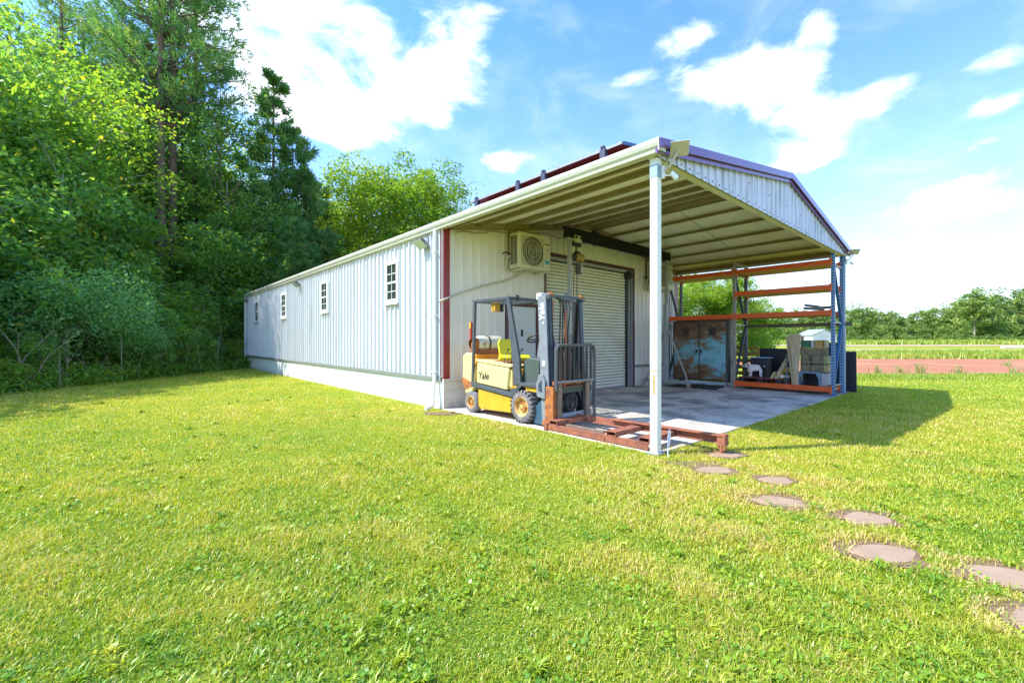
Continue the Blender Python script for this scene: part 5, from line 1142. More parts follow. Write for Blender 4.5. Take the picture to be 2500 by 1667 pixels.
# ------------------------------------------------------------------ vegetation
def fast_mesh(name, V, quads=None, tris=None, tone=None, mats=()):
    """V (n,3) array, quads (q,4), tris (t,3) index arrays, tone per vertex"""
    me = bpy.data.meshes.new(name); V = np.asarray(V, np.float32); me.vertices.add(len(V)); me.vertices.foreach_set('co', V.ravel())
    loops = []; starts = []; c = 0
    if quads is not None and len(quads):
        q = np.asarray(quads, np.int32); loops.append(q.ravel()); starts.append(np.arange(len(q))*4); c = len(q)*4
    if tris is not None and len(tris):
        t = np.asarray(tris, np.int32); loops.append(t.ravel()); starts.append(c+np.arange(len(t))*3)
    loops = np.concatenate(loops).astype(np.int32); starts = np.concatenate(starts).astype(np.int32)
    me.loops.add(len(loops)); me.loops.foreach_set('vertex_index', loops)
    me.polygons.add(len(starts)); me.polygons.foreach_set('loop_start', starts)
    me.update(calc_edges=True)
    if tone is not None:
        a = me.attributes.new('tone', 'FLOAT', 'POINT'); a.data.foreach_set('value', np.asarray(tone, np.float32))
    for m in mats: me.materials.append(m)
    me.validate(); return me
def leaves(C, size, rng, tone, up=0.5, asp=0.6, droop=0.0):
    """rhombic leaf quads at centres C"""
    n = len(C); nrm = rng.normal(size=(n, 3)); nrm[:, 2] = np.abs(nrm[:, 2])+up; nrm /= np.linalg.norm(nrm, axis=1)[:, None]
    a = rng.normal(size=(n, 3)); a[:, 2] -= droop; a -= nrm*(a*nrm).sum(1)[:, None]; a /= np.linalg.norm(a, axis=1)[:, None]; b = np.cross(nrm, a)
    s = (size*rng.uniform(.6, 1.35, n))[:, None]
    V = np.stack([C-a*s*.5, C+b*s*.5*asp+a*s*.05, C+a*s*.5-nrm*s*.08, C-b*s*.5*asp+a*s*.05], 1).reshape(-1, 3)
    Q = np.arange(4*n).reshape(n, 4); return V, Q, np.repeat(tone, 4)
def tubes_mesh(name, paths, m, n=6):
    b = MB()
    for p, r in paths: b.tube(p, r, n)
    me = bpy.data.meshes.new(name); me.from_pydata(b.v, [], b.f); me.materials.append(m); me.polygons.foreach_set('use_smooth', [True]*len(me.polygons)); return me
lm_mix = leafmat('leaf_broad', [(0.0, (0.085, 0.23, 0.040)), (0.45, (0.18, 0.37, 0.050)), (0.8, (0.33, 0.47, 0.05)), (1.0, (0.55, 0.52, 0.04))], .68)
lm_dark = leafmat('leaf_dark', [(0.0, (0.075, 0.22, 0.070)), (0.5, (0.20, 0.42, 0.10)), (0.85, (0.40, 0.54, 0.07)), (1.0, (0.60, 0.56, 0.05))], .66)
lm_pine = leafmat('pine_needles', [(0.0, (0.060, 0.19, 0.075)), (0.5, (0.14, 0.33, 0.095)), (1.0, (0.42, 0.48, 0.09))], .45)
lm_light = leafmat('leaf_bright', [(0.0, (0.11, 0.26, 0.030)), (0.5, (0.23, 0.40, 0.035)), (1.0, (0.42, 0.46, 0.05))], .55)
lm_feather = leafmat('leaf_feathery', [(0.0, (0.12, 0.34, 0.12)), (1.0, (0.32, 0.55, 0.20))], .5, objvar=.05)
lm_far = leafmat('leaf_far', [(0.0, (0.085, 0.18, 0.050)), (0.5, (0.20, 0.32, 0.070)), (1.0, (0.38, 0.44, 0.11))], .38)

def broadleaf(name, seed, H, R, zb, nclump, per, size, m, bk=barkl, trunk_r=.16, droop=.3, flat=.7, tilt=0.0):
    """returns (crown mesh, trunk mesh). clumps fill an uneven crown; each hangs on its own limb"""
    rng = np.random.default_rng(seed); zc = (H+zb)/2; hz = (H-zb)/2; C = []; T = []; P = []
    lobes = [(rng.uniform(-.35, .35), rng.uniform(-.35, .35), rng.uniform(-.45, .55), rng.uniform(.5, .8)) for _ in range(7)]
    cl = []
    while len(cl) < nclump:
        l = lobes[rng.integers(7)]; d = rng.normal(size=3); d /= np.linalg.norm(d); r = l[3]*rng.uniform(.55, 1.0)
        p = np.array([l[0], l[1], l[2]])+d*r; rad = np.hypot(p[0], p[1])
        lim = 1.05*(1-.45*max(0, p[2])**2)
        if rad > lim or abs(p[2]) > 1.0: continue
        cl.append(np.array([p[0]*R, p[1]*R, zc+p[2]*hz]))
    cr = R*.30
    for p in cl:
        k = int(per*rng.uniform(.6, 1.4)); rr = cr*rng.uniform(.6, 1.25)
        d = rng.normal(size=(k, 3)); d /= np.linalg.norm(d, axis=1)[:, None]; q = d*(rng.uniform(.35, 1.0, (k, 1))**.6)*rr; q[:, 2] *= flat
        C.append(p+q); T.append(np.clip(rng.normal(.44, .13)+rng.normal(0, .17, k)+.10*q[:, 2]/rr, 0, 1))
    C = np.concatenate(C); T = np.concatenate(T); T[rng.uniform(size=len(T)) < .014] = 1.0  # scattered brightest yellow leaves stand in for sun dapple
    V, Q, tt = leaves(C, size, rng, T, droop=droop)
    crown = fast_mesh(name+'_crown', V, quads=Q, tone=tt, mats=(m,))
    top = H*.86; ctrl = [(0, 0, -.1)]; x = y = 0
    for k in range(1, 8):
        x += rng.normal(0, .05)*R*.3; y += rng.normal(0, .05)*R*.3; ctrl.append((x, y, top*k/7))
    paths = [(ctrl, [trunk_r*(1.25 if k == 0 else 1)*(1-.11*k) for k in range(8)])]
    for p in cl[:26]:
        zs = np.clip(p[2]-np.hypot(p[0], p[1])*rng.uniform(.5, .9), zb*.7, top*.92); t = zs/top*7; i = int(min(6, t)); f = t-i
        s = np.array(ctrl[i])*(1-f)+np.array(ctrl[i+1])*f; mid = (s+p)/2+np.array([0, 0, .06*R]); r0 = trunk_r*.45*(1-zs/H*.6)
        paths.append(([tuple(s), tuple(mid), tuple(p)], [r0, r0*.6, r0*.2]))
    return crown, tubes_mesh(name+'_trunk', paths, bk)
def pine(name, seed, H, R, zb, whorls, m, tuft=.26, trunk_r=.2, sparse=1.0, conic=.9, lean=0.0, nn=15):
    rng = np.random.default_rng(seed); cen = []; ddir = []; paths = []; xo = lean
    def axis(z): return np.array([xo*(z/H)**1.5, .2*xo*(z/H), z])
    paths.append(([tuple(axis(H*k/9-.1)) for k in range(10)], [trunk_r*(1.2 if k == 0 else 1)*(1-.09*k) for k in range(10)]))
    for w in range(whorls):
        f = w/(whorls-1); z = zb+(H-zb)*f; L0 = R*(1-f*conic)*(.55+.45*min(1, f*4+.3))
        for k in range(rng.integers(3, 6)):
            if rng.uniform() > sparse: continue
            a = rng.uniform(0, 2*pi); L_ = L0*rng.uniform(.6, 1.15)+.15; rise_ = rng.uniform(.05, .45)*(1+f)
            s = axis(z); d = np.array([cos(a), sin(a), 0]); pts = []
            for j in range(5):
                u = j/4; pts.append(s+d*L_*u+np.array([0, 0, L_*(rise_*u*u-.04*u)]))
            paths.append(([tuple(p) for p in pts], [max(.008, trunk_r*.22*(1-f*.6)*(1-.8*j/4)) for j in range(5)]))
            nt = max(4, int(L_*7))
            for j in range(nt):
                u = .30+.70*rng.uniform(0, 1)**.7; i = min(3, int(u*4)); g = u*4-i; p = pts[i]*(1-g)+pts[i+1]*g
                side = rng.normal(size=3)*np.array([1, 1, .5])*L_*.16*(1.15-u*.5); cen.append(p+side); dd = d*.8+side/(np.linalg.norm(side)+1e-6)*.7+np.array([0, 0, .55]); ddir.append(dd/np.linalg.norm(dd))
    for k in range(10): cen.append(axis(H)+rng.normal(size=3)*.14); ddir.append(np.array([0, 0, 1.0]))
    cen = np.array(cen); ddir = np.array(ddir); n = len(cen)
    C = np.repeat(cen, nn, 0); D = np.repeat(ddir, nn, 0)+rng.normal(size=(n*nn, 3))*.55; D /= np.linalg.norm(D, axis=1)[:, None]
    C = C+rng.normal(size=C.shape)*tuft*.22
    S = np.cross(D, rng.normal(size=D.shape)); S /= np.linalg.norm(S, axis=1)[:, None]; l = (tuft*rng.uniform(.7, 1.2, len(C)))[:, None]; wv = tuft*.085
    V = np.stack([C-S*wv, C+S*wv, C+D*l], 1).reshape(-1, 3); T = np.arange(3*len(C)).reshape(-1, 3)
    tone = np.clip(np.repeat(rng.normal(.42, .16, n), nn)+rng.normal(0, .1, n*nn), 0, 1)
    return fast_mesh(name+'_crown', V, tris=T, tone=np.repeat(tone, 3), mats=(m,)), tubes_mesh(name+'_trunk', paths, bark)

KIND = {}
def reg(key, pair): KIND[key] = pair
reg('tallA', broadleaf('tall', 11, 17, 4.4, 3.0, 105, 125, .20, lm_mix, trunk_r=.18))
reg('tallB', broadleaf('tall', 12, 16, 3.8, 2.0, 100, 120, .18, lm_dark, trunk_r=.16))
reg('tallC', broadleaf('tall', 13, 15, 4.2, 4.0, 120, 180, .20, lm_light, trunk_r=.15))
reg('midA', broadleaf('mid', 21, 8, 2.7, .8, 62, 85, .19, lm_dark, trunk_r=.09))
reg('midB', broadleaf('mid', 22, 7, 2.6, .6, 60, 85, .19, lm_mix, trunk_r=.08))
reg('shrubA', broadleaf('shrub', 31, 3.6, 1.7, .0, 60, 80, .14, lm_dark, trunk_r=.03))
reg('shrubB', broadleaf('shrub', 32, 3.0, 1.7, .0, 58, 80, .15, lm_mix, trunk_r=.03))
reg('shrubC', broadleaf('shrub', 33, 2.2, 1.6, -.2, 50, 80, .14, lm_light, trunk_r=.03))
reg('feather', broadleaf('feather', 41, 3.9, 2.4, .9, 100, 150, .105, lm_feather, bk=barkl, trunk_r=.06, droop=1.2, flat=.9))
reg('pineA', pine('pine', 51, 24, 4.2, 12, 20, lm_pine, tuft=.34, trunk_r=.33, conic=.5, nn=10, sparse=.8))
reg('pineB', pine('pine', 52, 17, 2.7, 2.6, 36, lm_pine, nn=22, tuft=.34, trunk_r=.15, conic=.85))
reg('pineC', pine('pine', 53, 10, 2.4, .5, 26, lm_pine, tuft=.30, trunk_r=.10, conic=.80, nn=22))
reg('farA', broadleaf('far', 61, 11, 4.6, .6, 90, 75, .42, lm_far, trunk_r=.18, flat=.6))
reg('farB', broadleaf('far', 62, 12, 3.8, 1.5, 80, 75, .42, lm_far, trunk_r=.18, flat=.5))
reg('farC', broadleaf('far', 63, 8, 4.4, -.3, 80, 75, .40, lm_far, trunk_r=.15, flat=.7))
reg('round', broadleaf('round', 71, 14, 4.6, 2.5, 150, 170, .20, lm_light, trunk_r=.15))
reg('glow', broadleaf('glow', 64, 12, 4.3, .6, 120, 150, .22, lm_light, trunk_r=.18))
trnd = random.Random(77)
def plant(kind, u, v, name, label, cat, group, s=1.0, sz=1.0, rz=None, z=0.0, trunk=True):
    x, y, _ = G(u, v); t = thing(name, label, cat, (x, y, z), group); cm, tm = KIND[kind]
    t.rotation_euler = (0, 0, trnd.uniform(0, 6.28) if rz is None else rz); t.scale = (s, s, s*sz)
    for nm, me in (('crown', cm), ('trunk', tm)) if trunk else (('foliage', cm),):
        o = bpy.data.objects.new(nm, me); col.objects.link(o); o.parent = t
    return t
def px(p, v): return (p-1250)/1071.06*v
def px_inv(u, v): return 1250+1071.06*u/v
FG = 'trees massed in the woods left of the workshop'
ZONES = [(-1e9, 'beyond the left picture edge'), (0, 'at the left picture edge'), (70, 'above the left of the large feathery shrub'), (140, 'above the middle of the large feathery shrub'), (200, 'above the right of the large feathery shrub'),
         (262, 'above the smaller feathery shrub'), (325, 'left of the close pine pair'), (385, 'behind the close pine pair'), (435, 'right of the close pine pair'), (500, 'under the tall reaching pine'),
         (555, 'above the far workshop corner'), (615, 'left of the slender pointed pine'), (675, 'right of the slender pointed pine'), (760, 'behind the low dark pines'), (870, 'under the left yellow green tree'), (930, 'under the middle yellow green tree'), (1030, 'under the tree nearest the roof')]
def zone(p):
    r = ZONES[0][1]
    for a, t in ZONES:
        if p >= a: r = t
    return r
USED = {}
def uniq(kindtxt, p, v, steps):
    if p < 0: steps = ('nearest', 'second nearest', 'third nearest', 'fourth nearest', 'fifth nearest', 'sixth nearest', 'seventh nearest', 'eighth nearest', 'ninth nearest', 'tenth nearest', 'farthest', 'very farthest')
    for q in steps:
        l = (kindtxt % q)+' '+zone(p)
        if l not in USED: USED[l] = 1; return l
    return l
def wood(kind, p, v, s, sz=1.0, label=None, name=None, rz=None):
    n = 'pine_tree' if kind.startswith('pine') else 'broadleaf_tree'
    base = {'tallA': '%s tall green tree', 'tallB': '%s tall dark leafed tree', 'tallC': '%s yellow green tree', 'midA': '%s dark mid height tree', 'midB': '%s green mid height tree', 'pineA': '%s tall pine', 'pineC': '%s young pine', 'pineB': '%s slim pine', 'round': '%s round tree'}[kind]
    steps = ('nearest', 'farther', 'farthest') if v < 26 else ('deeper standing', 'deepest standing', 'half hidden')
    return plant(kind, px(p, v), v, name or n, label or uniq(base, p, v, steps), 'pine tree' if n == 'pine_tree' else 'tree', None if label else FG, s, sz, rz)
# landmark trees
wood('pineA', 392, 25.5, 1.05, 1.12, 'thick trunked pine, left one of the close pair standing in the woods', rz=.4)
wood('pineA', 421, 26.3, 1.0, 1.22, 'pine with a slimmer trunk, right one of the close pair in the woods', rz=2.4)
wood('pineA', 478, 29, .98, 1.20, 'tall pine whose dark branches reach out against the cloud at the edge of the woods', rz=3.6)
wood('pineB', 668, 31, 1.35, .86, 'slender pointed pine standing alone above the others left of the broadleaf trees', rz=.2)
wood('pineC', 742, 32, 1.25, 1.05, 'bushy dark green pine just right of the slender pointed pine')
wood('pineC', 720, 27, 1.05, .82, 'low dense pine behind the gutter line, below the slender pointed pine')
wood('pineC', 800, 33, 1.15, .72, 'low dark pine behind the gutter left of the yellow green trees')
wood('tallA', 778, 40, 1.0, .98, 'tree with a dark rounded top right behind the slender pine')
wood('round', 885, 37, 1.05, 1.12, 'yellow green tree above the gutter, leftmost of the three broadleaf trees there')
wood('round', 965, 40, 1.05, 1.24, 'yellow green tree above the gutter, middle of the three broadleaf trees there')
wood('round', 1058, 38, 1.02, 1.18, 'spreading broadleaf tree nearest the roof, right end of the tree line')
wood('midB', 1010, 33, 1.1, 1.2); wood('midB', 1110, 38, 1.2, 1.15); wood('midA', 850, 34, 1.0, 1.1)
wood('pineC', 715, 31.5, 1.45, 1.12, 'broad bushy pine filling the gap right behind the slender pointed pine')
wood('pineC', 775, 35, 1.35, .98, 'second broad pine, left of the tree with the dark rounded top')
wood('tallB', px_inv(-20.6, 17.4), 17.4, .98, .98); wood('tallA', px_inv(-19.8, 19.6), 19.6, .95, .92); wood('tallB', px_inv(-20.6, 15.6), 15.6, .85, .80)
wood('tallA', 610, 34, .9, .86); wood('tallB', 560, 28, .95, .88); wood('tallA', 520, 36, 1.1, 1.1); wood('tallB', 640, 40, 1.0, 1.02)
wood('tallB', 548, 29, 1.1, 1.12); wood('tallC', 500, 31, .9, 1.0)
for i, (p_, v_, s_) in enumerate(((305, 27, .62), (352, 29, .45), (445, 28, .45))):
    wood('pineA', p_, v_, s_, 1.45+.1*(i % 3), ('slim dark trunked pine left of the close pine pair', 'thin pine stem just left of the close pine pair', 'thin pine stem just right of the close pine pair', 'slim pine stem above the far workshop corner', 'slim pine rising above the large feathery shrub', 'slim pine between the feathery shrubs and the pine pair')[i])
# deep wood, mid wood
for (k, p, v, s, sz) in (('tallB', 30, 24, 1.1, 1.1), ('tallA', 110, 23, 1.05, 1.05), ('tallB', 190, 24.5, 1.05, 1.08), ('tallA', 205, 26.5, 1.0, 1.0), ('tallC', 345, 40, 1.15, 1.18), ('tallB', -60, 22, 1.1, 1.1),
                         ('tallC', 385, 40, 1.1, .85), ('tallC', 440, 44, 1.2, 1.0), ('tallC', 300, 36, 1.0, 1.1), ('tallC', 470, 33, .9, .85), ('tallC', 455, 38, 1.0, 1.0),
                         ('tallA', -20, 28, 1.2, 1.2), ('tallB', 520, 46, 1.2, 1.2), ('tallA', 590, 46, 1.1, 1.05), ('tallC', 690, 46, 1.1, .9), ('tallC', 820, 46, 1.1, .95), ('tallC', 560, 38, .9, .75),
                         ('tallB', -160, 26, 1.2, 1.2), ('tallA', -260, 30, 1.3, 1.3), ('tallB', 225, 24.5, .8, .78)):
    wood(k, p, v, s, sz)
for p, v in ((322, 28.5), (205, 30), (150, 28)): wood('pineA', p, v, trnd.uniform(.8, .95), trnd.uniform(1.0, 1.2))
# a mid storey whose height falls towards the lawn
for (k, p, v, s, sz) in (('midA', 20, 17, 1.15, 1.05), ('midB', 85, 19, 1.2, 1.1), ('midA', 150, 18.5, 1.1, 1.0), ('midA', 215, 20, 1.15, 1.1), ('midB', 275, 21, 1.1, 1.0), ('midA', 318, 22.5, .8, .62), ('midA', 385, 23.5, .65, .42), ('midB', 440, 24, .75, .6),
                         ('midA', 495, 25, 1.05, 1.0), ('midB', 545, 26, 1.1, 1.15), ('midA', 590, 26.5, 1.0, 1.05), ('midB', 635, 28, 1.05, 1.0), ('midA', 680, 29, 1.1, 1.0), ('midB', -70, 17, 1.2, 1.1), ('midA', 120, 21, 1.3, 1.4), ('midB', 20, 21, 1.3, 1.4), ('midA', 235, 22.5, 1.1, 1.2), ('midB', 180, 22, 1.2, 1.5), ('midB', 520, 28, 1.1, 1.45), ('midB', 320, 24.5, 1.0, 1.15)):
    wood(k, p, v, s, sz)
# feathery shrub and shrub layer at the lawn edge
plant('feather', px(165, 14.6), 14.6, 'shrub', 'large feathery blue green shrub with pale bent stems at the lawn edge', 'shrub', None, .98, .95)
plant('feather', px(318, 16.6), 16.6, 'shrub', 'smaller feathery shrub just right of the large one', 'shrub', None, .62, .9)
k = 0
SB = {'shrubA': '%s dark leafy shrub', 'shrubB': '%s mid green shrub', 'shrubC': '%s low bright shrub'}
def shrub(kd, u, v, s, sz, row):
    p = 1250+1071*u/v; plant(kd, u, v, 'shrub', uniq(SB[kd], p, v, (('front', 'second front', 'third front'), ('middle row', 'second middle row', 'third middle row'), ('rear', 'second rear', 'third rear'))[row]), 'shrub', 'shrubs along the foot of the woods', s, sz)
for row, (du, sc) in enumerate(((-.9, .62), (-2.1, 1.05), (-3.6, 1.45))):
    v = 9.5+row*.6
    while v < 25:
        kd = ['shrubA', 'shrubC', 'shrubA', 'shrubB', 'shrubA'][(k*3+row) % 5]; k += 1
        ed = -12.95-.03*max(0, v-10)
        skip = row < 2 and 13.4 < v < 15.6
        if not skip: shrub(kd, ed+du-.4*sc*1.7*.5, v, sc*trnd.uniform(.8, 1.15), trnd.uniform(.8, 1.1), row)
        v += (1.15, 1.7, 2.0)[row]*trnd.uniform(.85, 1.15)
for p, v in ((560, 26), (600, 27), (640, 29), (690, 31), (740, 33), (520, 25), (480, 24.6)): shrub('shrubA', px(p, v), v, 1.5, 1.1, 2)
# a belt whose tops climb away from the lawn; it throws the shade band over the grass and the far wall
for i in range(13):
    v = 4.5+i*1.55; u = -17.0-.5*(i % 2)-.03*max(0, v-10); wood(('midA', 'midB')[i % 2], 1250+1071*u/v, v, 1.05 if v < 18 else .8, .95+.08*(i % 3) if v < 18 else .75)
for i in range(11):
    v = 4.0+i*2.0; u = -21.0-.7*(i % 2)-.03*max(0, v-10); wood(('midB', 'midA')[i % 2], 1250+1071*u/v, v, 1.35 if i < 8 else .85, 1.28+.03*i if i < 8 else .95)
# behind the rack, and the far edge of the field
for (p, v, s, sz) in ((1665, 42, .80, .78), (1725, 44, .86, .80), (1790, 43, .86, .80), (1838, 47, .78, .66), (1620, 48, 1.0, .9)):
    plant('glow', px(p, v), v, 'broadleaf_tree', {1665: 'bright green tree seen through the left rack bay', 1725: 'bright green tree seen just left of the middle rack upright', 1790: 'bright green tree seen just right of the middle rack upright', 1838: 'lowest bright green tree at the right end of the group behind the rack', 1620: 'bright green tree mostly hidden behind the workshop corner'}[p], 'tree', 'bright trees behind the rack', s, sz)
for p, v in ((1650, 40), (1700, 41), (1760, 41), (1815, 44), (1850, 50), (1870, 58)): plant('shrubB', px(p, v), v, 'shrub', {1650: 'bush behind the rack nearest the workshop corner', 1700: 'bush behind the rack in the left bay', 1760: 'bush behind the middle rack upright', 1815: 'bush behind the rack just right of the middle upright', 1850: 'bush under the lowest bright tree behind the rack', 1870: 'farthest bush right of the bright trees behind the rack'}[p], 'shrub', 'bushes behind the rack', 1.2, .9)
FL = {'farA': 'one of the rounded trees in the far tree line across the field', 'farB': 'one of the taller open trees in the far tree line across the field', 'farC': 'one of the low bushy trees in the far tree line across the field'}
FGp = {'farA': 'rounded trees of the far tree line', 'farB': 'taller trees of the far tree line', 'farC': 'low trees of the far tree line'}
def far(kd, p, v, s, sz, label=None):
    u = px(p, v)
    if not label:
        q = 'behind the left of the right rack bay' if p < 1900 else 'behind the shed' if p < 1960 else 'behind the timber stack' if p < 2020 else 'just right of the far canopy post' if p < 2110 else 'left of the middle of the field' if p < 2200 else 'right of the middle of the field' if p < 2300 else 'left of the highest far tree' if p < 2370 else 'near the right picture edge' if p < 2500 else 'beyond the right picture edge'
        r_ = ('front', 'second front', 'third front', 'fourth front', 'fifth front', 'sixth front') if v < 123 else ('rounded', 'second rounded', 'third rounded', 'fourth rounded', 'fifth rounded', 'sixth rounded', 'seventh rounded', 'eighth rounded') if v < 137 else ('rear', 'second rear', 'third rear', 'fourth rear', 'fifth rear', 'sixth rear', 'seventh rear', 'eighth rear')
        for w_ in r_:
            label_ = {'farA': '%s broad far tree', 'farB': '%s open far tree', 'farC': '%s low bushy far tree'}[kd] % w_+' '+q
            if label_ not in USED: break
        USED[label_] = 1
    plant(kd, u, v, 'broadleaf_tree', label or label_, 'tree', None if label else 'trees of the far tree line', s, sz, z=rise(u, v)-.2)
prof = [(1840, 9.0), (1900, 9.6), (1960, 10.0), (1990, 9.4), (2040, 8.6), (2090, 10.3), (2140, 9.2), (2180, 8.8), (2240, 10.0), (2300, 10.8), (2345, 12.6), (2400, 14.2), (2440, 12.8), (2500, 15.6), (2560, 16), (2640, 16), (2760, 17)]
for i, (p, h) in enumerate(prof):
    v = 128+(i*37 % 11); sc = h/10.6
    far(['farA', 'farB', 'farA'][i % 3], p, v, sc*1.02, 1.0 if i % 3 != 1 else .93)
    far('farA' if i % 2 else 'farC', p+26, v+10, sc*.98, 1.0 if i % 2 else 1.25)
    far('farC', p+12, v-7, sc*.72, .9); far('farC', p+40, v-3, sc*.82, 1.0)
far('farB', 2378, 119, 1.20, 1.02, 'tall open crowned pine like tree rising highest left of the right picture edge')
far('farA', 2095, 120, .95, 1.0, 'dome shaped tree standing out midway along the far tree line')
k = 0
for p in range(1830, 2560, 34):
    kd = 'farC'; far(kd, p+trnd.uniform(-9, 9), 112+trnd.uniform(-4, 4), trnd.uniform(.30, .46), .8)

# ------------------------------------------------------------------ undergrowth carpet at the foot of the woods
rng = np.random.default_rng(3)
def undergrowth():
    C = []; T = []
    for _ in range(900):
        v = rng.uniform(8, 27); d = rng.uniform(0, 1)**1.3*5; u = -13.1-.03*max(0, v-10)-d; h = rng.uniform(.15, .5)+.35*d*rng.uniform(.2, 1); n = 34
        q = rng.normal(size=(n, 3))*np.array([.28, .28, .18]); x, y, _z = G(u, v); c = np.array([x, y, h*.6])+q; c[:, 2] = np.abs(c[:, 2]); C.append(c); T.append(np.clip(rng.normal(.4, .12)+rng.normal(0, .12, n), 0, 1))
    V, Q, tt = leaves(np.concatenate(C), .11, rng, np.concatenate(T)); me = fast_mesh('undergrowth', V, quads=Q, tone=tt, mats=(lm_mix,))
    o = bpy.data.objects.new('undergrowth', me); col.objects.link(o); tag(o, 'low leafy undergrowth along the foot of the woods', 'undergrowth', kind='stuff')
    C = []; T = []
    for _ in range(1000):
        v = rng.uniform(10, 55); d = rng.uniform(2, 26); u = -13.5-d; p = 1250+1071*u/v
        if v > 26: u = rng.uniform(px(-150, v), px(1120, v))
        elif p < -200: continue
        hmax = 1.0*(abs(u)-12.0) if v < 24 else 7.0
        h = rng.uniform(.2, min(hmax, 6.5)+.3); n = 34; q = rng.normal(size=(n, 3))*np.array([.6, .6, .5]); x, y, _z = G(u, v); c = np.array([x, y, h])+q
        C.append(c); T.append(np.clip(rng.normal(.35, .15)+rng.normal(0, .12, n), 0, 1))
    C = np.concatenate(C); T = np.concatenate(T)
    keep = ~((C[:, 0] > -.3) & (C[:, 1] < YB+.8)); C = C[keep]; T = T[keep]
    V, Q, tt = leaves(C, .22, rng, T); me = fast_mesh('woodland_understory', V, quads=Q, tone=tt, mats=(lm_dark,))
    o = bpy.data.objects.new('woodland_understory', me); col.objects.link(o); tag(o, 'tangled leafy understory filling the woods between the trunks', 'understory', kind='stuff')
    b = MB(); rnd = random.Random(8)
    for _ in range(90):
        v = rnd.uniform(9, 25); u = -13.0-.03*max(0, v-10)-rnd.uniform(0, 2.2); x, y, _z = G(u, v); a = rnd.uniform(0, 6.28); l = rnd.uniform(.7, 2.4); t = rnd.uniform(.1, .8)
        b.tube([(x, y, -.05), (x+cos(a)*l*t*.4, y+sin(a)*l*t*.4, l*.5), (x+cos(a)*l*t, y+sin(a)*l*t, l*.9)], [.018, .013, .006], 5)
    o = b.build('bare_stems', mat('stem_pale', (.26, .22, .16), .9, var=.2)); tag(o, 'thin pale stems and twigs at the lawn edge of the woods', 'stems', kind='stuff')
undergrowth()

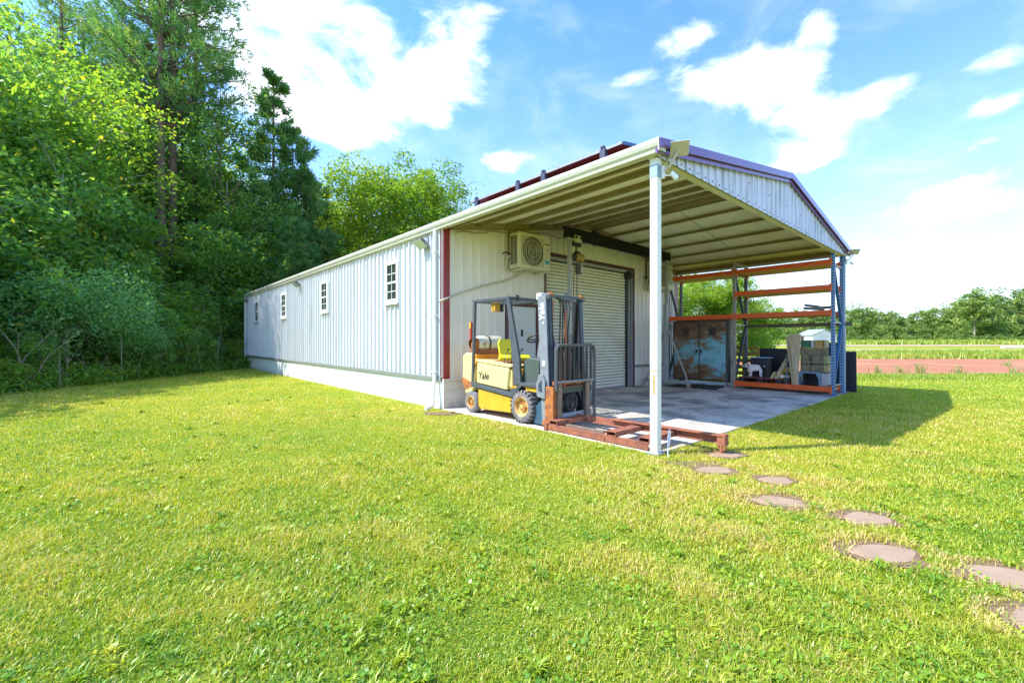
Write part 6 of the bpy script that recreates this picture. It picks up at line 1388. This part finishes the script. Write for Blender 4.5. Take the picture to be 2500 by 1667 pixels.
# ------------------------------------------------------------------ lawn grass: real blades, thinner with distance
def lown(x, y, sc, seed):
    r = np.random.default_rng(seed); s = np.zeros_like(x)
    for k in range(7):
        a = r.uniform(0, 6.28); f = sc*r.uniform(.5, 1.9); s += np.sin((x*np.cos(a)+y*np.sin(a))*f+r.uniform(0, 6.28)+1.3*np.sin((x*np.sin(a)-y*np.cos(a))*f*.6+k))/(1+.25*k)
    return s/3.2
def in_stone(x, y, grow=1.0):
    m = np.zeros(len(x), bool)
    for (sx, sy), a, c, s, lb in STONES:
        du = (x-sx)*RX+(y-sy)*RY; dv = (x-sx)*WX+(y-sy)*WY; m |= (du/(a*grow))**2+(dv/(c*grow))**2 < 1
    return m
def grass(nbl, seed):
    r = np.random.default_rng(seed)
    # view range, sampled so that blades per unit of picture stay even
    lo, hi = np.log(1.25), np.log(24.0); v = np.exp(r.uniform(lo, hi, nbl)); p = r.uniform(-1.33, 1.33, nbl); u = p*v
    x = CAMX+RX*u+WX*v; y = CAMY+RY*u+WY*v
    eg = .05*lown(x, y, 5, 70)+.03*lown(x, y, 16, 71)
    ok = ~((x > .03+eg) & (x < 9.9) & (y > .07+.05*np.sin(x*5)+eg*1.5) & (y < 24)) & ~in_stone(x, y, .93)
    ok &= ~((x > -.16) & (y > 4.6) & (y < 24) & (x < .2)); ok &= ~(u < -13.2-.03*np.maximum(0, v-10)); ok &= ~((v > 18.6) & (u > 12.8))
    wear = in_stone(x, y, 1.5); ok &= ~(wear & (r.uniform(size=nbl) < .72))
    bare = lown(x, y, 2.3, 5)+.6*lown(x, y, 7, 6); bn = (bare > 1.05) & (r.uniform(size=nbl) < .65); ok &= ~bn
    cor = ((x+.25)**2+(y-4.4)**2 < .30) & (r.uniform(size=nbl) < .6); ok &= ~cor
    u, v, x, y = u[ok], v[ok], x[ok], y[ok]; n = len(x)
    big = lown(x, y, .55, 1); mid = lown(x, y, 2.2, 2); small = lown(x, y, 9, 3)
    h = .88*(.043+.016*np.clip(mid, -1, 1)+.012*np.clip(lown(x, y, 1.2, 9), -1, 1)+.014*np.clip(small, -1, 1))*r.uniform(.55, 1.35, n)
    h *= 1+.35*np.exp(-((v-3.0)/1.2)**2)*np.clip(small, 0, 1); h = np.clip(h, .015, .09)*np.clip(1.0+.03*(v-6), .95, 1.4)
    w = (.0038+.00062*v)*r.uniform(.6, 1.4, n)
    # yellow dry grass close to the slab and path, greener in the foreground and to the left edge of the wood
    dry = np.exp(-((x-.4)**2/9+(y+.9)**2/1.6))*.28+.22*np.exp(-(((x+.6)**2)/.8+((y-3.6)**2)/7))+.20*np.exp(-(((u-7)/5)**2+((v-7)/3)**2))
    tone = np.clip(.46+.10*np.clip((v-3.5)/5, -.5, 1)+.08*np.clip(-u/8, -.5, 1)*np.clip((v-3)/3, 0, 1)+.09*big+.07*mid+.15*small+.10*lown(x, y, 22, 12)+dry+r.normal(0, .16, n), 0, 1)
    straw = r.uniform(size=n) < (.04+.10*np.clip(mid+dry*2, 0, 1)); straw |= in_stone(x, y, 1.9) & (r.uniform(size=n) < .55); tone[straw] = r.uniform(.86, 1, straw.sum())
    a = r.uniform(0, 2*pi, n); d = np.stack([np.cos(a), np.sin(a), 0*a], 1); sd = np.stack([-np.sin(a), np.cos(a), 0*a], 1); ln = r.uniform(.2, 1.35, n)[:, None]
    B = np.stack([x, y, 0*x], 1); H_ = h[:, None]; Wd_ = w[:, None]/2; up = np.array([0, 0, 1.0])
    tw = sd*.9+d*r.normal(0, .3, n)[:, None]
    m_ = B+up*H_*.58+d*H_*ln*.35; tp = B+up*H_*np.clip(1.05-.35*ln, .4, 1)+d*H_*ln*.95
    V = np.stack([B-tw*Wd_, B+tw*Wd_, m_+tw*Wd_*.8, m_-tw*Wd_*.8, tp], 1).reshape(-1, 3); i = np.arange(n)*5
    Q = np.stack([i, i+1, i+2, i+3], 1); T = np.stack([i+3, i+2, i+4], 1)
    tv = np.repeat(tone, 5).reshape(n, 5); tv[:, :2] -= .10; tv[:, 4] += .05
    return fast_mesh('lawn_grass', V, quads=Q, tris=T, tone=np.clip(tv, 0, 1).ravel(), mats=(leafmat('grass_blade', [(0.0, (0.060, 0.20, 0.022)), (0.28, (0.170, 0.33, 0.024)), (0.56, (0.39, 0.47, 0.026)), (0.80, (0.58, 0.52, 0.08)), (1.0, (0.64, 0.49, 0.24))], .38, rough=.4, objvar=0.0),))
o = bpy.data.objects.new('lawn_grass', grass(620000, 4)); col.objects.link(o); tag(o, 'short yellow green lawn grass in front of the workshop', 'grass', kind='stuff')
# tufts of taller, broader blades and flat weeds scattered through the lawn
def lawn_weeds():
    r = np.random.default_rng(90); V = []; Q = []; T = []; c = 0
    P = []
    for _ in range(1500):
        v = np.exp(r.uniform(np.log(1.5), np.log(11))); u = r.uniform(-1.3, 1.3)*v; x = CAMX+RX*u+WX*v; y = CAMY+RY*u+WY*v
        if (x > -.05 and -.02 < y < 24) or in_stone(np.array([x]), np.array([y]), 1.3)[0]: continue
        if float(lown(np.array([x]), np.array([y]), 1.0, 91)[0])+r.normal(0, .5) < .1 or (v > 5 and r.uniform() < .6): continue
        P.append((x, y, v))
    cen = []; tn = []
    for x, y, v in P:
        if r.uniform() < .45:
            k = 26; q = r.normal(size=(k, 3))*np.array([.045, .045, .006])*(1+.05*v); q[:, 2] = np.abs(q[:, 2])+.022; cen.append(np.array([x, y, 0])+q); tn.append(np.clip(r.normal(.33, .08)+r.normal(0, .05, k), 0, 1))
        else:
            k = 22; a = r.uniform(0, 2*pi, k); h = r.uniform(.035, .065, k); b0 = np.stack([x+r.normal(0, .016, k), y+r.normal(0, .016, k), 0*a], 1); sd = np.stack([-np.sin(a), np.cos(a), 0*a], 1)*(.0030+.0005*v); d = np.stack([np.cos(a), np.sin(a), 0*a], 1)
            m_ = b0+d*h[:, None]*.3+np.array([0, 0, .65])*h[:, None]; tp = b0+d*h[:, None]*.95+np.array([0, 0, .80])*h[:, None]
            vv = np.stack([b0-sd, b0+sd, m_+sd, m_-sd, tp], 1).reshape(-1, 3); i = c+np.arange(k)*5; V.append(vv); c += 5*k
            Q.append(np.stack([i, i+1, i+2, i+3], 1)); Q.append(np.stack([i+3, i+2, i+4, i+4], 1)[:, :0] if False else np.zeros((0, 4), int)); T.append(np.stack([i+3, i+2, i+4], 1)); tn.append(None); tones.append(np.repeat(np.clip(r.normal(.46, .10)+r.normal(0, .08, k), 0, 1), 5))
    gm = bpy.data.materials['grass_blade']
    o = bpy.data.objects.new('grass_tufts', fast_mesh('grass_tufts', np.concatenate(V), quads=np.concatenate(Q), tris=np.concatenate(T), tone=np.concatenate(tones), mats=(gm,))); col.objects.link(o); tag(o, 'taller tufts of coarse grass scattered through the lawn', 'grass', kind='stuff')
    C = np.concatenate(cen); tt = np.concatenate([t for t in tn if t is not None]); Vl, Ql, tl = leaves(C, .026, r, tt, up=2.0, asp=.8)
    o = bpy.data.objects.new('lawn_weeds', fast_mesh('lawn_weeds', Vl, quads=Ql, tone=tl, mats=(gm,))); col.objects.link(o); tag(o, 'low broad leafed weeds and clover in the lawn', 'weeds', kind='stuff')
tones = []
lawn_weeds()
# long grass at the field margin and on the strips between the dirt
def long_grass(name, label, n, uf, vf, hh, ww, seed, cols):
    r = np.random.default_rng(seed); v = vf(r, n); u = uf(r, n, v); keep = lown(u, v, .5, seed+1)+r.normal(0, .5, n) > -.35; u, v = u[keep], v[keep]; n = len(u)
    x = CAMX+RX*u+WX*v; y = CAMY+RY*u+WY*v; z = np.array([rise(a, b) for a, b in zip(u, v)])
    h = hh*r.uniform(.5, 1.3, n)*(1+.5*np.clip(lown(u, v, 1.3, seed+2), -.6, 1)); a = r.uniform(0, 2*pi, n); d = np.stack([np.cos(a), np.sin(a), 0*a], 1); sd = np.stack([-np.sin(a), np.cos(a), 0*a], 1)
    B = np.stack([x, y, z], 1); W_ = ww*r.uniform(.6, 1.3, n)[:, None]; tp = B+d*h[:, None]*r.uniform(.1, .7, n)[:, None]; tp[:, 2] += h
    V = np.stack([B-sd*W_, B+sd*W_, tp], 1).reshape(-1, 3); T = np.arange(3*n).reshape(n, 3); tone = np.clip(r.normal(.5, .2, n)+.15*lown(u, v, .3, seed+5), 0, 1)
    o = bpy.data.objects.new(name, fast_mesh(name, V, tris=T, tone=np.repeat(tone, 3), mats=(cols,))); col.objects.link(o); tag(o, label, 'grass', kind='stuff')
lg = leafmat('long_grass', [(0.0, (0.14, 0.27, 0.03)), (0.5, (0.30, 0.38, 0.035)), (1.0, (0.55, 0.47, 0.14))], .35, objvar=0)
long_grass('field_grass', 'ragged grass along the near edge of the red dirt field', 26000, lambda r, n, v: r.uniform(11.5, 34, n), lambda r, n: r.uniform(15.0, 18.0, n)+r.exponential(.25, n), .10, .012, 21, lg)
long_grass('field_grass', 'bright weedy grass strip beyond the red dirt', 26000, lambda r, n, v: r.uniform(.62, 1.35, n)*v, lambda r, n: r.uniform(33.3, 50, n), .36, .05, 31, lg)
long_grass('field_grass', 'tall grass along the foot of the far tree line', 16000, lambda r, n, v: r.uniform(.5, 1.35, n)*v, lambda r, n: r.uniform(88, 112, n), .8, .16, 41, lg)
WT = ((2243, 18.6), (2200, 18.9), (2340, 18.7), (2480, 18.3), (2140, 19.0), (2462, 24))
for i, (p, v) in enumerate(WT):
    rr = random.Random(i); u = px(p, v); x, y, _ = G(u, v); b = MB()
    for k in range(34):
        a = rr.uniform(0, 6.28); l = rr.uniform(.15, .55)*(1.25 if i == 0 else .9); t = rr.uniform(.2, .8); q = Vector((x+rr.gauss(0, .12), y+rr.gauss(0, .12), 0)); sd = Vector((-sin(a), cos(a), 0))*.008
        e = q+Vector((cos(a)*l*t*.5, sin(a)*l*t*.5, l*.6)); f = q+Vector((cos(a)*l*t, sin(a)*l*t, l*.85)); b.add([q-sd, q+sd, e+sd, e-sd, f], [(0, 1, 2, 3), (3, 2, 4)])
    o = b.build('weed_clump', lg, loc=(x, y, 0)); tag(o, ('tallest weed clump at the near edge of the red dirt', 'low weed clump just left of the tallest clump on the dirt edge', 'weed clump midway along the near edge of the dirt', 'weed clump at the right end of the near dirt edge', 'weed clump nearest the black plastic sheet on the dirt edge', 'lone weed clump out on the red dirt near the right picture edge')[i], 'weeds', 'weed clumps on the dirt edge')
# a white strip lying far off at the right edge
x, y, _ = G(px(2490, 62), 62); b = MB(); b.obox((x, y, rise(70, 62)+.25), (RX, RY, 0), (WX, WY, 0), (0, 0, 1), 5.0, .5, .22); o = b.build('white_pipe', winw, loc=(x, y, 0), bevel=.05); tag(o, 'long white pipe lying across the field at the right picture edge', 'pipe')
